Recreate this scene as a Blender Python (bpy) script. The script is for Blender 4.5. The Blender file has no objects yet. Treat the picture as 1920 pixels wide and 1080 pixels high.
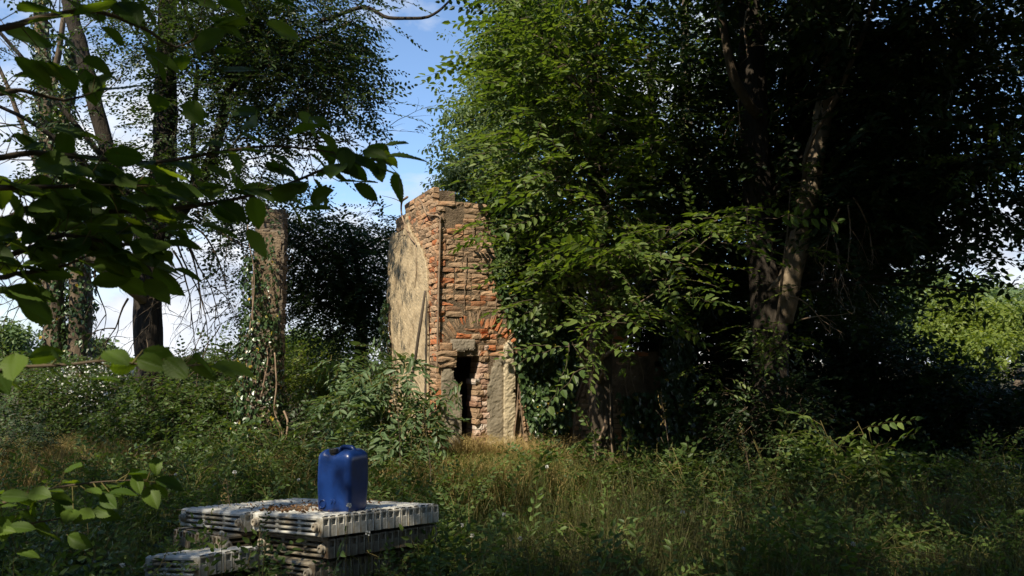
import bpy, bmesh, math, random
import numpy as np
from mathutils import Vector, Matrix
from mathutils import noise as mnoise

RS = np.random.RandomState(7)
random.seed(7)
sc = bpy.context.scene
COL = sc.collection
PI = math.pi

# ------------------------------------------------------------------ camera
F_PX = 1507.0
EYE = 1.6
PITCH = math.atan(140 / F_PX)
cam_d = bpy.data.cameras.new('camera')
cam = bpy.data.objects.new('camera', cam_d)
COL.objects.link(cam)
cam.location = (0, 0, EYE)
cam.rotation_euler = (PI / 2 + PITCH, 0, 0)
cam_d.sensor_width = 36
cam_d.lens = 36 * F_PX / 1920
cam_d.clip_start = 0.05
cam_d.clip_end = 2000
sc.camera = cam
cam_d.dof.use_dof = True
cam_d.dof.focus_distance = 8.5
cam_d.dof.aperture_fstop = 9.0
CP, SP = math.cos(PITCH), math.sin(PITCH)


def P(px, py, Y):
    """point of the place seen at a photo pixel, at forward distance Y"""
    x = (px - 960) / F_PX
    y = (540 - py) / F_PX
    d = np.array([x, CP - y * SP, SP + y * CP])
    d *= Y / d[1]
    return np.array([d[0], d[1], d[2] + EYE])


def PX(px, Y):
    return P(px, 680, Y)[0]


# ------------------------------------------------------------------ light
SUN_EL = math.radians(50)
SH = np.array([-0.52, -0.854])
SH /= np.linalg.norm(SH)
SUN = np.array([SH[0] * math.cos(SUN_EL), SH[1] * math.cos(SUN_EL), math.sin(SUN_EL)])
sd = bpy.data.lights.new('sun', 'SUN')
sd.energy = 5.0
sd.angle = math.radians(0.53)
sd.color = (1.0, 0.90, 0.72)
so = bpy.data.objects.new('sun', sd)
COL.objects.link(so)
so.rotation_euler = Vector((-SUN[0], -SUN[1], -SUN[2])).to_track_quat('-Z', 'Y').to_euler()
so.location = (-20, -20, 40)

w = bpy.data.worlds.new("World")
sc.world = w
w.use_nodes = True
nt = w.node_tree
N = nt.nodes
L = nt.links
bg = N['Background']
sky = N.new('ShaderNodeTexSky')
sky.sky_type = 'NISHITA'
sky.sun_disc = False
sky.sun_elevation = SUN_EL
sky.sun_rotation = math.atan2(SH[0], SH[1])
sky.air_density = 1.0
sky.dust_density = 0.0
sky.ozone_density = 4.0
bg.inputs[1].default_value = 0.13
tc = N.new('ShaderNodeTexCoord')
mp = N.new('ShaderNodeMapping')
mp.inputs['Scale'].default_value = (1, 1, 1.9)
mp.inputs['Location'].default_value = (0.35, 0.1, 0.62)
L.new(tc.outputs['Generated'], mp.inputs[0])
n1 = N.new('ShaderNodeTexNoise')
n1.inputs['Scale'].default_value = 4.2
n1.inputs['Detail'].default_value = 9
n1.inputs['Roughness'].default_value = 0.55
n1.inputs['Distortion'].default_value = 0.25
L.new(mp.outputs[0], n1.inputs['Vector'])
sep = N.new('ShaderNodeSeparateXYZ')
L.new(tc.outputs['Generated'], sep.inputs[0])
# more cloud low down (real cumulus thin out overhead)
cov = N.new('ShaderNodeMapRange')
cov.inputs['From Min'].default_value = 0.10
cov.inputs['From Max'].default_value = 0.48
cov.inputs['To Min'].default_value = 0.15
cov.inputs['To Max'].default_value = -0.09
L.new(sep.outputs['Z'], cov.inputs['Value'])
addn = N.new('ShaderNodeMath')
L.new(n1.outputs['Fac'], addn.inputs[0])
L.new(cov.outputs[0], addn.inputs[1])
ramp = N.new('ShaderNodeValToRGB')
ramp.color_ramp.elements[0].position = 0.52
ramp.color_ramp.elements[1].position = 0.68
L.new(addn.outputs[0], ramp.inputs[0])
n2 = N.new('ShaderNodeTexNoise')
n2.inputs['Scale'].default_value = 9
n2.inputs['Detail'].default_value = 6
L.new(mp.outputs[0], n2.inputs['Vector'])
crp = N.new('ShaderNodeValToRGB')
crp.color_ramp.elements[0].position = 0.35
crp.color_ramp.elements[0].color = (3.1, 3.5, 4.2, 1)
crp.color_ramp.elements[1].position = 0.65
crp.color_ramp.elements[1].color = (5.2, 5.3, 5.5, 1)
L.new(n2.outputs['Fac'], crp.inputs[0])
mixc = N.new('ShaderNodeMix')
mixc.data_type = 'RGBA'
L.new(ramp.outputs['Color'], mixc.inputs['Factor'])
L.new(sky.outputs[0], mixc.inputs['A'])
L.new(crp.outputs[0], mixc.inputs['B'])
L.new(mixc.outputs['Result'], bg.inputs[0])

vs = sc.view_settings
vs.view_transform = 'Standard'
vs.look = 'None'
vs.exposure = 0.72
vs.gamma = 1
sc.render.engine = 'CYCLES'
sc.cycles.max_bounces = 6
sc.cycles.diffuse_bounces = 3
sc.cycles.transmission_bounces = 3
sc.cycles.glossy_bounces = 2
sc.cycles.sample_clamp_indirect = 6
sc.cycles.use_denoising = True

# ------------------------------------------------------------------ materials
MATS = {}


def nmat(name):
    m = bpy.data.materials.new(name)
    m.use_nodes = True
    MATS[name] = m
    nt = m.node_tree
    return m, nt.nodes, nt.links, nt.nodes['Principled BSDF'], nt.nodes['Material Output']


def leafmat(name, c1, c2, trans=0.35, rough=0.45, tcol=None, spec=0.4, c3=None, c3at=0.97):
    m, N, L, b, out = nmat(name)
    g = N.new('ShaderNodeNewGeometry')
    r = N.new('ShaderNodeValToRGB')
    r.color_ramp.elements[0].color = (*c1, 1)
    r.color_ramp.elements[1].color = (*c2, 1)
    r.color_ramp.elements[1].position = 0.978 if c3 else 1.0
    if c3:
        e = r.color_ramp.elements.new(c3at)
        e.color = (*c3, 1)
    L.new(g.outputs['Random Per Island'], r.inputs[0])
    L.new(r.outputs[0], b.inputs['Base Color'])
    b.inputs['Roughness'].default_value = rough
    b.inputs['Specular IOR Level'].default_value = spec
    t = N.new('ShaderNodeBsdfTranslucent')
    mx = N.new('ShaderNodeMix')
    mx.data_type = 'RGBA'
    mx.blend_type = 'MULTIPLY'
    mx.inputs['Factor'].default_value = 1
    L.new(r.outputs[0], mx.inputs['A'])
    mx.inputs['B'].default_value = (*(tcol or (2.0, 1.9, 0.7)), 1)
    L.new(mx.outputs['Result'], t.inputs['Color'])
    ms = N.new('ShaderNodeMixShader')
    ms.inputs[0].default_value = trans
    L.new(b.outputs[0], ms.inputs[1])
    L.new(t.outputs[0], ms.inputs[2])
    L.new(ms.outputs[0], out.inputs['Surface'])
    return m


def noisemat(name, cols, scale=4.0, detail=8, rough=0.9, bump=0.4, bscale=30, stretch=(1, 1, 1), island=0.0, spec=0.2,
             bdist=0.02, wave=None):
    """cols: list of (pos, colour) over a noise"""
    m, N, L, b, out = nmat(name)
    tc = N.new('ShaderNodeTexCoord')
    mp = N.new('ShaderNodeMapping')
    mp.inputs['Scale'].default_value = stretch
    L.new(tc.outputs['Object'], mp.inputs[0])
    n = N.new('ShaderNodeTexNoise')
    n.inputs['Scale'].default_value = scale
    n.inputs['Detail'].default_value = detail
    n.inputs['Roughness'].default_value = 0.62
    L.new(mp.outputs[0], n.inputs['Vector'])
    r = N.new('ShaderNodeValToRGB')
    els = r.color_ramp.elements
    els[0].position, els[0].color = cols[0][0], (*cols[0][1], 1)
    els[1].position, els[1].color = cols[-1][0], (*cols[-1][1], 1)
    for p, c in cols[1:-1]:
        e = els.new(p)
        e.color = (*c, 1)
    fac = n.outputs['Fac']
    if island > 0:
        g = N.new('ShaderNodeNewGeometry')
        s1 = N.new('ShaderNodeMath')
        s1.operation = 'SUBTRACT'
        s1.inputs[1].default_value = 0.5
        L.new(g.outputs['Random Per Island'], s1.inputs[0])
        s2 = N.new('ShaderNodeMath')
        s2.operation = 'MULTIPLY_ADD'
        s2.inputs[1].default_value = island
        L.new(s1.outputs[0], s2.inputs[0])
        L.new(n.outputs['Fac'], s2.inputs[2])
        fac = s2.outputs[0]
    L.new(fac, r.inputs[0])
    L.new(r.outputs[0], b.inputs['Base Color'])
    b.inputs['Roughness'].default_value = rough
    b.inputs['Specular IOR Level'].default_value = spec
    if bump:
        n3 = N.new('ShaderNodeTexNoise')
        n3.inputs['Scale'].default_value = bscale
        n3.inputs['Detail'].default_value = 8
        n3.inputs['Roughness'].default_value = 0.65
        L.new(mp.outputs[0], n3.inputs['Vector'])
        bp = N.new('ShaderNodeBump')
        bp.inputs['Strength'].default_value = bump
        bp.inputs['Distance'].default_value = bdist
        L.new(n3.outputs['Fac'], bp.inputs['Height'])
        L.new(bp.outputs[0], b.inputs['Normal'])
    return m


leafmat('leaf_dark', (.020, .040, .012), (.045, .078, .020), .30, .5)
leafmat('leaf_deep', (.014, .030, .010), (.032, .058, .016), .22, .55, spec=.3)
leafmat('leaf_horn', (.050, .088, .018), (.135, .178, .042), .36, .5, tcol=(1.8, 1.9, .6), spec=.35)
leafmat('leaf_light', (.085, .135, .055), (.165, .215, .095), .35, .5, spec=.3)
leafmat('leaf_yellow', (.085, .125, .018), (.175, .215, .036), .42, .5)
leafmat('leaf_elder', (.060, .105, .040), (.115, .165, .075), .30, .5, spec=.35)
leafmat('leaf_bramble', (.034, .066, .017), (.085, .130, .030), .32, .5, spec=.35)
leafmat('leaf_far', (.055, .095, .030), (.105, .150, .045), .30, .6)
leafmat('leaf_hazel', (.042, .080, .014), (.100, .155, .026), .45, .5, tcol=(2.3, 2.1, .5), spec=.15)
leafmat('leaf_ivy', (.026, .054, .018), (.065, .108, .034), .14, .34, spec=.5, c3=(.45, .32, .03), c3at=.992)
leafmat('leaf_weed', (.055, .095, .022), (.110, .160, .036), .35, .5, spec=.3)
leafmat('grass_green', (.050, .075, .018), (.110, .125, .032), .30, .6, spec=.2)
leafmat('grass_dry', (.24, .18, .065), (.42, .32, .13), .25, .6, tcol=(1.2, 1.1, .9), spec=.2)
leafmat('grass_mix', (.050, .062, .018), (.135, .118, .048), .28, .6, tcol=(1.4, 1.3, .8), spec=.2)
leafmat('leaf_dead', (.10, .05, .025), (.20, .11, .05), .1, .7, tcol=(1.2, 1, .8), spec=.2)
leafmat('leaf_withered', (.035, .026, .016), (.085, .062, .036), .1, .7, tcol=(1.2, 1, .8), spec=.2)
leafmat('petal', (.55, .55, .5), (.75, .75, .7), .3, .6, tcol=(1, 1, 1))
noisemat('bark_dark', [(.3, (.022, .018, .014)), (.7, (.062, .050, .038))], 6, stretch=(1, 1, .25), bump=.9, bscale=16, bdist=.05)
noisemat('bark_brown', [(.3, (.075, .055, .038)), (.55, (.14, .105, .072)), (.75, (.22, .17, .12))], 6, stretch=(1, 1, .3), bump=.8, bscale=18, bdist=.04)
noisemat('bark_mid', [(.3, (.040, .031, .022)), (.6, (.085, .066, .046)), (.8, (.13, .10, .07))], 6, stretch=(1, 1, .3), bump=.9, bscale=18, bdist=.05)
noisemat('bark_pale', [(.3, (.16, .12, .08)), (.7, (.32, .25, .17))], 5, stretch=(1, 1, .4), bump=.7, bscale=20, bdist=.03)
noisemat('twig', [(.3, (.06, .045, .03)), (.7, (.12, .09, .06))], 5, bump=0)
noisemat('twig_green', [(.3, (.10, .10, .03)), (.7, (.16, .12, .05))], 5, bump=0)
noisemat('root', [(.3, (.13, .085, .055)), (.7, (.33, .24, .165))], 9, bump=.5, bscale=40, bdist=.01)
noisemat('soil', [(.3, (.030, .026, .014)), (.55, (.062, .056, .026)), (.75, (.11, .092, .045))], 3, bump=.8, bscale=20, bdist=.06)
noisemat('brick', [(.10, (.11, .078, .053)), (.30, (.255, .175, .110)), (.50, (.37, .250, .155)), (.68, (.41, .235, .130)),
                   (.80, (.38, .175, .085)), (.90, (.40, .29, .20))], 3.2, detail=10, island=.30, bump=.9, bscale=45, bdist=.012)
noisemat('brick_old', [(.10, (.06, .05, .04)), (.35, (.125, .10, .075)), (.6, (.17, .135, .10)), (.85, (.20, .14, .10))], 3.5, detail=10, island=.3, bump=.9, bscale=45, bdist=.012)
noisemat('brick_pale', [(.25, (.26, .15, .10)), (.5, (.44, .30, .22)), (.75, (.55, .47, .40))], 5, island=.5, bump=.7, bscale=45, bdist=.01)
noisemat('brick_red', [(.25, (.19, .12, .075)), (.45, (.36, .17, .085)), (.6, (.44, .145, .055)), (.8, (.36, .24, .16))], 4, island=.5, bump=.9, bscale=45, bdist=.012)
noisemat('mortar', [(.3, (.085, .062, .04)), (.5, (.165, .12, .078)), (.7, (.24, .18, .12))], 5, bump=1, bscale=35, bdist=.03)
noisemat('plaster', [(.27, (.19, .14, .085)), (.40, (.34, .26, .16)), (.52, (.45, .355, .225)), (.62, (.41, .32, .20)), (.78, (.54, .44, .30))], 3.4, detail=14, bump=.75, bscale=38, bdist=.012)
noisemat('plaster_pale', [(.25, (.26, .21, .14)), (.5, (.46, .385, .26)), (.75, (.56, .49, .36))], 5, bump=.6, bscale=50, bdist=.01)
noisemat('cement', [(.25, (.12, .10, .07)), (.45, (.23, .195, .14)), (.6, (.27, .23, .17)), (.8, (.37, .32, .235))], 4, detail=12, bump=.6, bscale=40, bdist=.012)
noisemat('stone', [(.25, (.17, .14, .105)), (.7, (.34, .29, .22))], 7, bump=.7, bscale=40, bdist=.012)
noisemat('old_wood', [(.3, (.035, .027, .02)), (.7, (.10, .08, .06))], 8, stretch=(1, 1, .2), bump=.6, bscale=40, bdist=.01)
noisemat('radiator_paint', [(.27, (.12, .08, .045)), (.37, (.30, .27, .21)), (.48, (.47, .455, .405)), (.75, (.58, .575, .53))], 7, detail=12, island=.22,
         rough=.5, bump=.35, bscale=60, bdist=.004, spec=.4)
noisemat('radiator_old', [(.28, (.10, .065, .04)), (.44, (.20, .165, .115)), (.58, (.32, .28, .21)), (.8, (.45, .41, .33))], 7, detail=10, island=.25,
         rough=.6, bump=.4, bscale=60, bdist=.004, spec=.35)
noisemat('iron_plug', [(.3, (.20, .15, .10)), (.6, (.44, .40, .32))], 20, bump=.4, bscale=60, bdist=.004, spec=.4)
noisemat('can_blue', [(.30, (.005, .018, .085)), (.46, (.006, .027, .130)), (.60, (.008, .034, .155)), (.72, (.022, .050, .165))], 9, detail=14, rough=.32, bump=.2, bscale=60, bdist=.003, spec=.5, stretch=(1, 1, .6))
noisemat('black_plastic', [(.3, (.012, .012, .012)), (.7, (.03, .03, .03))], 20, rough=.45, bump=.1, spec=.4)
noisemat('dark_room', [(.3, (.05, .04, .03)), (.7, (.10, .075, .055))], 4, bump=.6)


def add_spots(name, col, scale=60, thr=.70):
    nt_ = MATS[name].node_tree
    N, L = nt_.nodes, nt_.links
    ramp_ = [n for n in N if n.type == 'VALTORGB'][0]
    tc = N.new('ShaderNodeTexCoord')
    n = N.new('ShaderNodeTexNoise')
    n.inputs['Scale'].default_value = scale
    n.inputs['Detail'].default_value = 3
    L.new(tc.outputs['Object'], n.inputs['Vector'])
    r = N.new('ShaderNodeMapRange')
    r.inputs['From Min'].default_value = thr
    r.inputs['From Max'].default_value = thr + .05
    L.new(n.outputs['Fac'], r.inputs['Value'])
    mx = N.new('ShaderNodeMix')
    mx.data_type = 'RGBA'
    L.new(r.outputs[0], mx.inputs['Factor'])
    mx.inputs['B'].default_value = (*col, 1)
    outs = [l.to_socket for l in nt_.links if l.from_node == ramp_]
    L.new(ramp_.outputs[0], mx.inputs['A'])
    for t in outs:
        L.new(mx.outputs['Result'], t)


add_spots('leaf_hazel', (.10, .07, .02))

# ------------------------------------------------------------------ mesh builder
class MB:
    def __init__(self):
        self.v, self.f, self.m, self.n = [], [], [], 0
        self.smooth = []

    def add(self, v, faces, mi=0, smooth=False):
        """faces: (M,k) int array local, or list of those"""
        v = np.asarray(v, dtype=np.float64).reshape(-1, 3)
        if not isinstance(faces, list):
            faces = [faces]
        for f in faces:
            f = np.asarray(f, dtype=np.int64)
            if f.size == 0:
                continue
            self.f.append(f + self.n)
            self.m.append(np.full(len(f), mi, dtype=np.int32))
            self.smooth.append(np.full(len(f), smooth, dtype=bool))
        self.v.append(v)
        self.n += len(v)

    def inst(self, tpl, M, T):
        """tpl: list of (verts, quads, mi); M (K,3,3), T (K,3)"""
        K = len(T)
        if K == 0:
            return
        for v, f, mi, sm in tpl:
            V = np.einsum('kij,nj->kni', M, v) + T[:, None, :]
            n = len(v)
            Fs = (f[None] + (np.arange(K) * n)[:, None, None]).reshape(-1, f.shape[1])
            self.add(V.reshape(-1, 3), Fs, mi, sm)

    def build(self, name, mats, parent=None, loc=None):
        me = bpy.data.meshes.new(name)
        if not self.v:
            self.add(np.zeros((3, 3)), np.array([[0, 1, 2]]))
        v = np.concatenate(self.v)
        base = np.zeros(3)
        if parent is not None:
            q = parent
            while q is not None:
                base += np.array(q.location)
                q = q.parent
        if loc is not None:
            base = base + np.asarray(loc)
        v = v - base
        sizes = np.concatenate([np.full(len(f), f.shape[1]) for f in self.f])
        loops = np.concatenate([f.reshape(-1) for f in self.f]).astype(np.int32)
        starts = np.concatenate([[0], np.cumsum(sizes)[:-1]]).astype(np.int32)
        me.vertices.add(len(v))
        me.vertices.foreach_set('co', v.astype(np.float32).reshape(-1))
        me.loops.add(len(loops))
        me.loops.foreach_set('vertex_index', loops)
        me.polygons.add(len(sizes))
        me.polygons.foreach_set('loop_start', starts)
        me.polygons.foreach_set('material_index', np.concatenate(self.m))
        me.polygons.foreach_set('use_smooth', np.concatenate(self.smooth))
        if not isinstance(mats, (list, tuple)):
            mats = [mats]
        for m in mats:
            me.materials.append(MATS[m])
        me.update(calc_edges=True)
        o = bpy.data.objects.new(name, me)
        COL.objects.link(o)
        if parent is not None:
            o.parent = parent
        if loc is not None:
            o.location = loc
        return o


def tag(o, label, cat, group=None):
    o['label'] = label
    o['category'] = cat
    if group:
        o['group'] = group
    return o


def thing(name, label, cat, loc=(0, 0, 0), group=None):
    o = bpy.data.objects.new(name, None)
    o.empty_display_size = .2
    COL.objects.link(o)
    o.location = [float(a) for a in loc]
    return tag(o, label, cat, group)


def kind(o, k):
    o['kind'] = k
    return o


def nrm(a):
    a = np.asarray(a, float)
    return a / (np.linalg.norm(a, axis=-1, keepdims=True) + 1e-12)


def catmull(pts, step=0.12):
    pts = [np.asarray(p, float) for p in pts]
    if len(pts) == 2:
        n = max(2, int(np.linalg.norm(pts[1][:3] - pts[0][:3]) / step) + 1)
        return np.array([pts[0] + (pts[1] - pts[0]) * t for t in np.linspace(0, 1, n)])
    ext = [2 * pts[0] - pts[1]] + pts + [2 * pts[-1] - pts[-2]]
    out = []
    for i in range(1, len(ext) - 2):
        p0, p1, p2, p3 = ext[i - 1:i + 3]
        n = max(2, int(np.linalg.norm(p2[:3] - p1[:3]) / step) + 1)
        for t in np.linspace(0, 1, n, endpoint=False):
            out.append(.5 * (2 * p1 + (p2 - p0) * t + (2 * p0 - 5 * p1 + 4 * p2 - p3) * t * t + (3 * p1 - p0 - 3 * p2 + p3) * t ** 3))
    out.append(pts[-1])
    return np.array(out)


def tube(mb, pts, radii, sides=8, step=.12, mi=0, wob=0.0, flute=0.0, cap=True, lump=0.0):
    """smooth tapered tube through pts (each 3), radii per pt"""
    c = catmull([np.append(np.asarray(p, float), r) for p, r in zip(pts, radii)], step)
    p, r = c[:, :3].copy(), np.maximum(c[:, 3], .0008)
    if wob:
        for i in range(len(p)):
            nv = mnoise.noise_vector(Vector(p[i] * 2.3))
            p[i] += np.array(nv) * wob
    t = nrm(np.gradient(p, axis=0))
    ref = np.array([0.13, 0.97, 0.2]) if abs(t[0][2]) > .7 else np.array([0, 0.1, 1.0])
    u = nrm(np.cross(t, ref))
    for i in range(1, len(u)):
        a = u[i - 1] - t[i] * np.dot(u[i - 1], t[i])
        u[i] = nrm(a)
    v = np.cross(t, u)
    an = np.linspace(0, 2 * PI, sides, endpoint=False)
    ring = np.cos(an)[None, :, None] * u[:, None] + np.sin(an)[None, :, None] * v[:, None]
    rr = r[:, None] * np.ones(sides)[None]
    if flute:
        rr = rr * (1 + flute * np.sin(an * 5 + 1.3)[None] * 1.0 + flute * .6 * np.sin(an * 3 + .4)[None])
    if lump:
        for i in range(len(p)):
            for j in range(sides):
                q = p[i] + ring[i, j] * r[i]
                rr[i, j] *= 1 + lump * mnoise.noise(Vector((q[0] * 5, q[1] * 5, q[2] * 2.2)))
    V = p[:, None] + ring * rr[..., None]
    n = len(p)
    idx = np.arange(n * sides).reshape(n, sides)
    a = idx[:-1]
    b = idx[1:]
    q = np.stack([a, np.roll(a, -1, 1), np.roll(b, -1, 1), b], -1).reshape(-1, 4)
    fs = [q]
    if cap:
        fs.append(idx[-1][None])
        fs.append(idx[0][::-1][None])
    mb.add(V.reshape(-1, 3), fs, mi, True)


# ------------------------------------------------------------------ leaves and sprays
def leaf_tpl(L=.08, W=.045, fold=.18, curl=.12, mi=0, pts=False):
    """folded leaf in xy plane, along +x from origin; quads only"""
    w = W / 2
    z = fold * w
    v = np.array([[0, 0, 0], [L, 0, -curl * L * 1.2], [L * .68, w * .72, z - curl * L * .5], [L * .28, w, z],
                  [L * .68, -w * .72, z - curl * L * .5], [L * .28, -w, z]])
    f = np.array([[0, 1, 2, 3], [0, 5, 4, 1]])
    return v, f, mi, False


def lance_tpl(L=.10, W=.03, curl=.3, mi=0):
    return leaf_tpl(L, W, .25, curl, mi)


def rot_from(dirv, up):
    x = nrm(dirv)
    y = nrm(np.cross(up, x))
    z = np.cross(x, y)
    return np.stack([x, y, z], -1)


def spray_tpl(rng, length=.5, n=13, leaf=(.08, .045), splay=55, jit=.5, droop=.25, twig_r=.003, tip=True, zig=.02, mi_leaf=0, mi_twig=1, pair=False, side=0):
    """a twig along +x with alternate leaves spread in the xy plane (+z up)"""
    out_v, out_f, k = [], [], 0
    tw = []
    S = max(4, n // 2)
    for i in range(S + 1):
        t = i / S
        tw.append(np.array([length * t, zig * math.sin(i * 2.4) * 1.0, -droop * length * t * t]))
    tw = np.array(tw)

    def at(t):
        a = t * S
        i = min(S - 1, int(a))
        return tw[i] + (tw[i + 1] - tw[i]) * (a - i)
    lv, lf, _, _ = leaf_tpl(1, leaf[1] / leaf[0])
    sets = []
    for i in range(n):
        t = .12 + .88 * (i + .5) / n
        for s in ((1, -1) if pair else ((1 if i % 2 else -1),)):
            a = math.radians(splay) * s * rng.uniform(.7, 1.25)
            if tip and i == n - 1:
                a *= .15
            d = np.array([math.cos(a), math.sin(a), rng.uniform(-.35, .12)])
            up = np.array([rng.uniform(-jit, jit), rng.uniform(-jit, jit), 1])
            R = rot_from(d, up)
            sc_ = leaf[0] * rng.uniform(.7, 1.15) * (1 - .35 * abs(t - .55))
            out_v.append((R @ (lv * sc_).T).T + at(t) + d * .01)
            out_f.append(lf + k)
            k += len(lv)
    leaves = (np.concatenate(out_v), np.concatenate(out_f), mi_leaf, False)
    mb = MB()
    r = [twig_r * (1 - .7 * i / S) for i in range(S + 1)]
    V = []
    for i in range(S + 1):
        for j in range(3):
            a = j * 2 * PI / 3
            V.append(tw[i] + np.array([0, math.cos(a), math.sin(a)]) * r[i])
    idx = np.arange((S + 1) * 3).reshape(-1, 3)
    q = np.stack([idx[:-1], np.roll(idx[:-1], -1, 1), np.roll(idx[1:], -1, 1), idx[1:]], -1).reshape(-1, 4)
    return [leaves, (np.array(V), q, mi_twig, False)]


def tuft_tpl(rng, n=14, R=.18, leaf=(.09, .035), mi_leaf=0):
    """a loose rosette of leaves round a point, no twig: for maples, far crowns"""
    out_v, out_f, k = [], [], 0
    lv, lf, _, _ = leaf_tpl(1, leaf[1] / leaf[0])
    for i in range(n):
        d = nrm(rng.normal(size=3) * np.array([1, 1, .6]))
        p = d * R * rng.uniform(.2, 1)
        dd = nrm(d + np.array([0, 0, -.5]) + rng.normal(size=3) * .3)
        Rm = rot_from(dd, nrm(np.array([0, 0, 1.0]) + rng.normal(size=3) * .5))
        out_v.append((Rm @ (lv * leaf[0] * rng.uniform(.7, 1.2)).T).T + p)
        out_f.append(lf + k)
        k += len(lv)
    return [(np.concatenate(out_v), np.concatenate(out_f), mi_leaf, False)]


rg = np.random.RandomState(21)
TPL = {
    'horn': [spray_tpl(rg, .55, 13, (.098, .056)) for _ in range(5)],
    'small': [spray_tpl(rg, .45, 17, (.055, .032), twig_r=.002) for _ in range(5)],
    'broad': [spray_tpl(rg, .55, 13, (.11, .06), splay=60) for _ in range(5)],
    'maple': [tuft_tpl(rg, 16, .22, (.085, .045)) for _ in range(5)],
    'locust': [spray_tpl(rg, .42, 11, (.075, .026), pair=True, droop=.5, twig_r=.002) for _ in range(5)],
    'elder': [spray_tpl(rg, .26, 4, (.13, .048), splay=50, pair=True, droop=.5, twig_r=.003) for _ in range(5)],
    'bramble': [spray_tpl(rg, .5, 14, (.075, .05), splay=65, jit=.7, droop=.5) for _ in range(5)],
    'weed': [spray_tpl(rg, .35, 12, (.06, .028), splay=60, jit=.7, droop=.1, twig_r=.002) for _ in range(5)],
    'far': [tuft_tpl(rg, 14, .5, (.24, .14)) for _ in range(4)],
    'mid': [tuft_tpl(rg, 14, .32, (.14, .08)) for _ in range(4)],
}

# places that stand in full sun in the photograph: nothing in the crowns stands between them and the sun
LIT = []


def lit(p, r):
    LIT.append((np.asarray(p, float), r))


def sun_keep(pos, own=False, soft=0.0):
    keep = np.ones(len(pos), bool)
    for p, r in LIT:
        d = pos - p
        t = d @ SUN
        perp = np.linalg.norm(d - t[:, None] * SUN, axis=1)
        keep &= ~((t > .8) & (perp < r))
    return keep


def put_sprays(mb, key, pos, outd, scale=(.8, 1.25), jit=.45, flat=1.0, droop=0.0, rng=RS):
    """place sprays at pos heading outd (K,3)"""
    K = len(pos)
    if K == 0:
        return
    d = nrm(outd + rng.normal(size=(K, 3)) * jit)
    d[:, 2] = d[:, 2] * .6 - droop
    d = nrm(d)
    up = np.tile(np.array([0, 0, flat]), (K, 1)) + rng.normal(size=(K, 3)) * .35
    M = rot_from(d, up) * rng.uniform(scale[0], scale[1], K)[:, None, None]
    which = rng.randint(0, len(TPL[key]), K)
    for i, t in enumerate(TPL[key]):
        s = which == i
        mb.inst(t, M[s], pos[s])


def clump_points(c, rad, n, shell=2.2, rng=RS):
    d = nrm(rng.normal(size=(n, 3)))
    r = rng.uniform(0, 1, n) ** (1 / shell)
    # lumpy radius so the outline is uneven
    off = rng.uniform(0, 50)
    lum = np.array([1 + .38 * mnoise.noise(Vector(x * 1.6 + off)) for x in d])
    return c + d * (r * lum)[:, None] * rad, d


def px_clump(px, py, Y, rx, ry, rY):
    s = Y / F_PX
    return P(px, py, Y), np.array([rx * s, rY, ry * s])


def crown(parent, clumps, key, mats, name='crown', scale=(.8, 1.25), own=False, droop=.1, shell=2.2, keepers=True, jit=.45, mult=1.0, layer=None):
    """clumps: list of (centre, radii, n) -> one foliage mesh of the plant"""
    mb = MB()
    for c, rad, n in clumps:
        p, d = clump_points(np.asarray(c, float), np.asarray(rad, float), int(n * mult), shell)
        if layer:
            rxy, rz, per = layer
            kc = max(1, int(n * mult / per))
            pc_, dc_ = clump_points(np.asarray(c, float), np.asarray(rad, float), kc, shell)
            e = RS.normal(size=(kc, per, 3)) * np.array([rxy, rxy, rz]) * RS.uniform(.5, 1.3, (kc, 1, 1))
            p = (pc_[:, None] + e).reshape(-1, 3)
            d = nrm(e * np.array([1, 1, .3]) + dc_[:, None] * rxy * .8).reshape(-1, 3)
        if keepers and not own:
            k = sun_keep(p)
            p, d = p[k], d[k]
        put_sprays(mb, key, p, d * np.array([1, 1, .5]), scale, droop=droop, jit=jit)
    return mb.build(name, mats, parent)


def limb(parent, a, b, r0, r1, mat, name='limb', bend=.12, sides=7, sub=None):
    a, b = np.asarray(a, float), np.asarray(b, float)
    Ld = np.linalg.norm(b - a)
    mb = MB()
    m1 = a + (b - a) * .35 + RS.normal(size=3) * bend * Ld * .4 + np.array([0, 0, bend * Ld * .3])
    m2 = a + (b - a) * .7 + RS.normal(size=3) * bend * Ld * .4 + np.array([0, 0, bend * Ld * .2])
    tube(mb, [a, m1, m2, b], [r0, r0 * .75 + r1 * .25, r0 * .4 + r1 * .6, r1], sides, .2, wob=.03)
    return mb.build(name, mat, parent)

# ================================================================== GROUND
def ground_z(x, y):
    return 0.05 * math.sin(x * .7 + .4) * math.sin(y * .55) + .03 * math.sin(x * 2.1 + y * 1.7)


gm = MB()
gx = np.concatenate([np.linspace(-900, -30, 14), np.linspace(-26, 26, 90), np.linspace(30, 900, 14)])
gy = np.concatenate([np.linspace(-300, -8, 8), np.linspace(-6, 34, 90), np.linspace(40, 1500, 16)])
GX, GY = np.meshgrid(gx, gy)
GZ = np.array([[ground_z(x, y) if abs(x) < 27 and -7 < y < 35 else 0 for x in gx] for y in gy])
V = np.stack([GX, GY, GZ], -1).reshape(-1, 3)
idx = np.arange(len(V)).reshape(len(gy), len(gx))
gm.add(V, np.stack([idx[:-1, :-1], idx[:-1, 1:], idx[1:, 1:], idx[1:, :-1]], -1).reshape(-1, 4), 0, True)
kind(gm.build('ground', 'soil'), 'structure')

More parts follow.
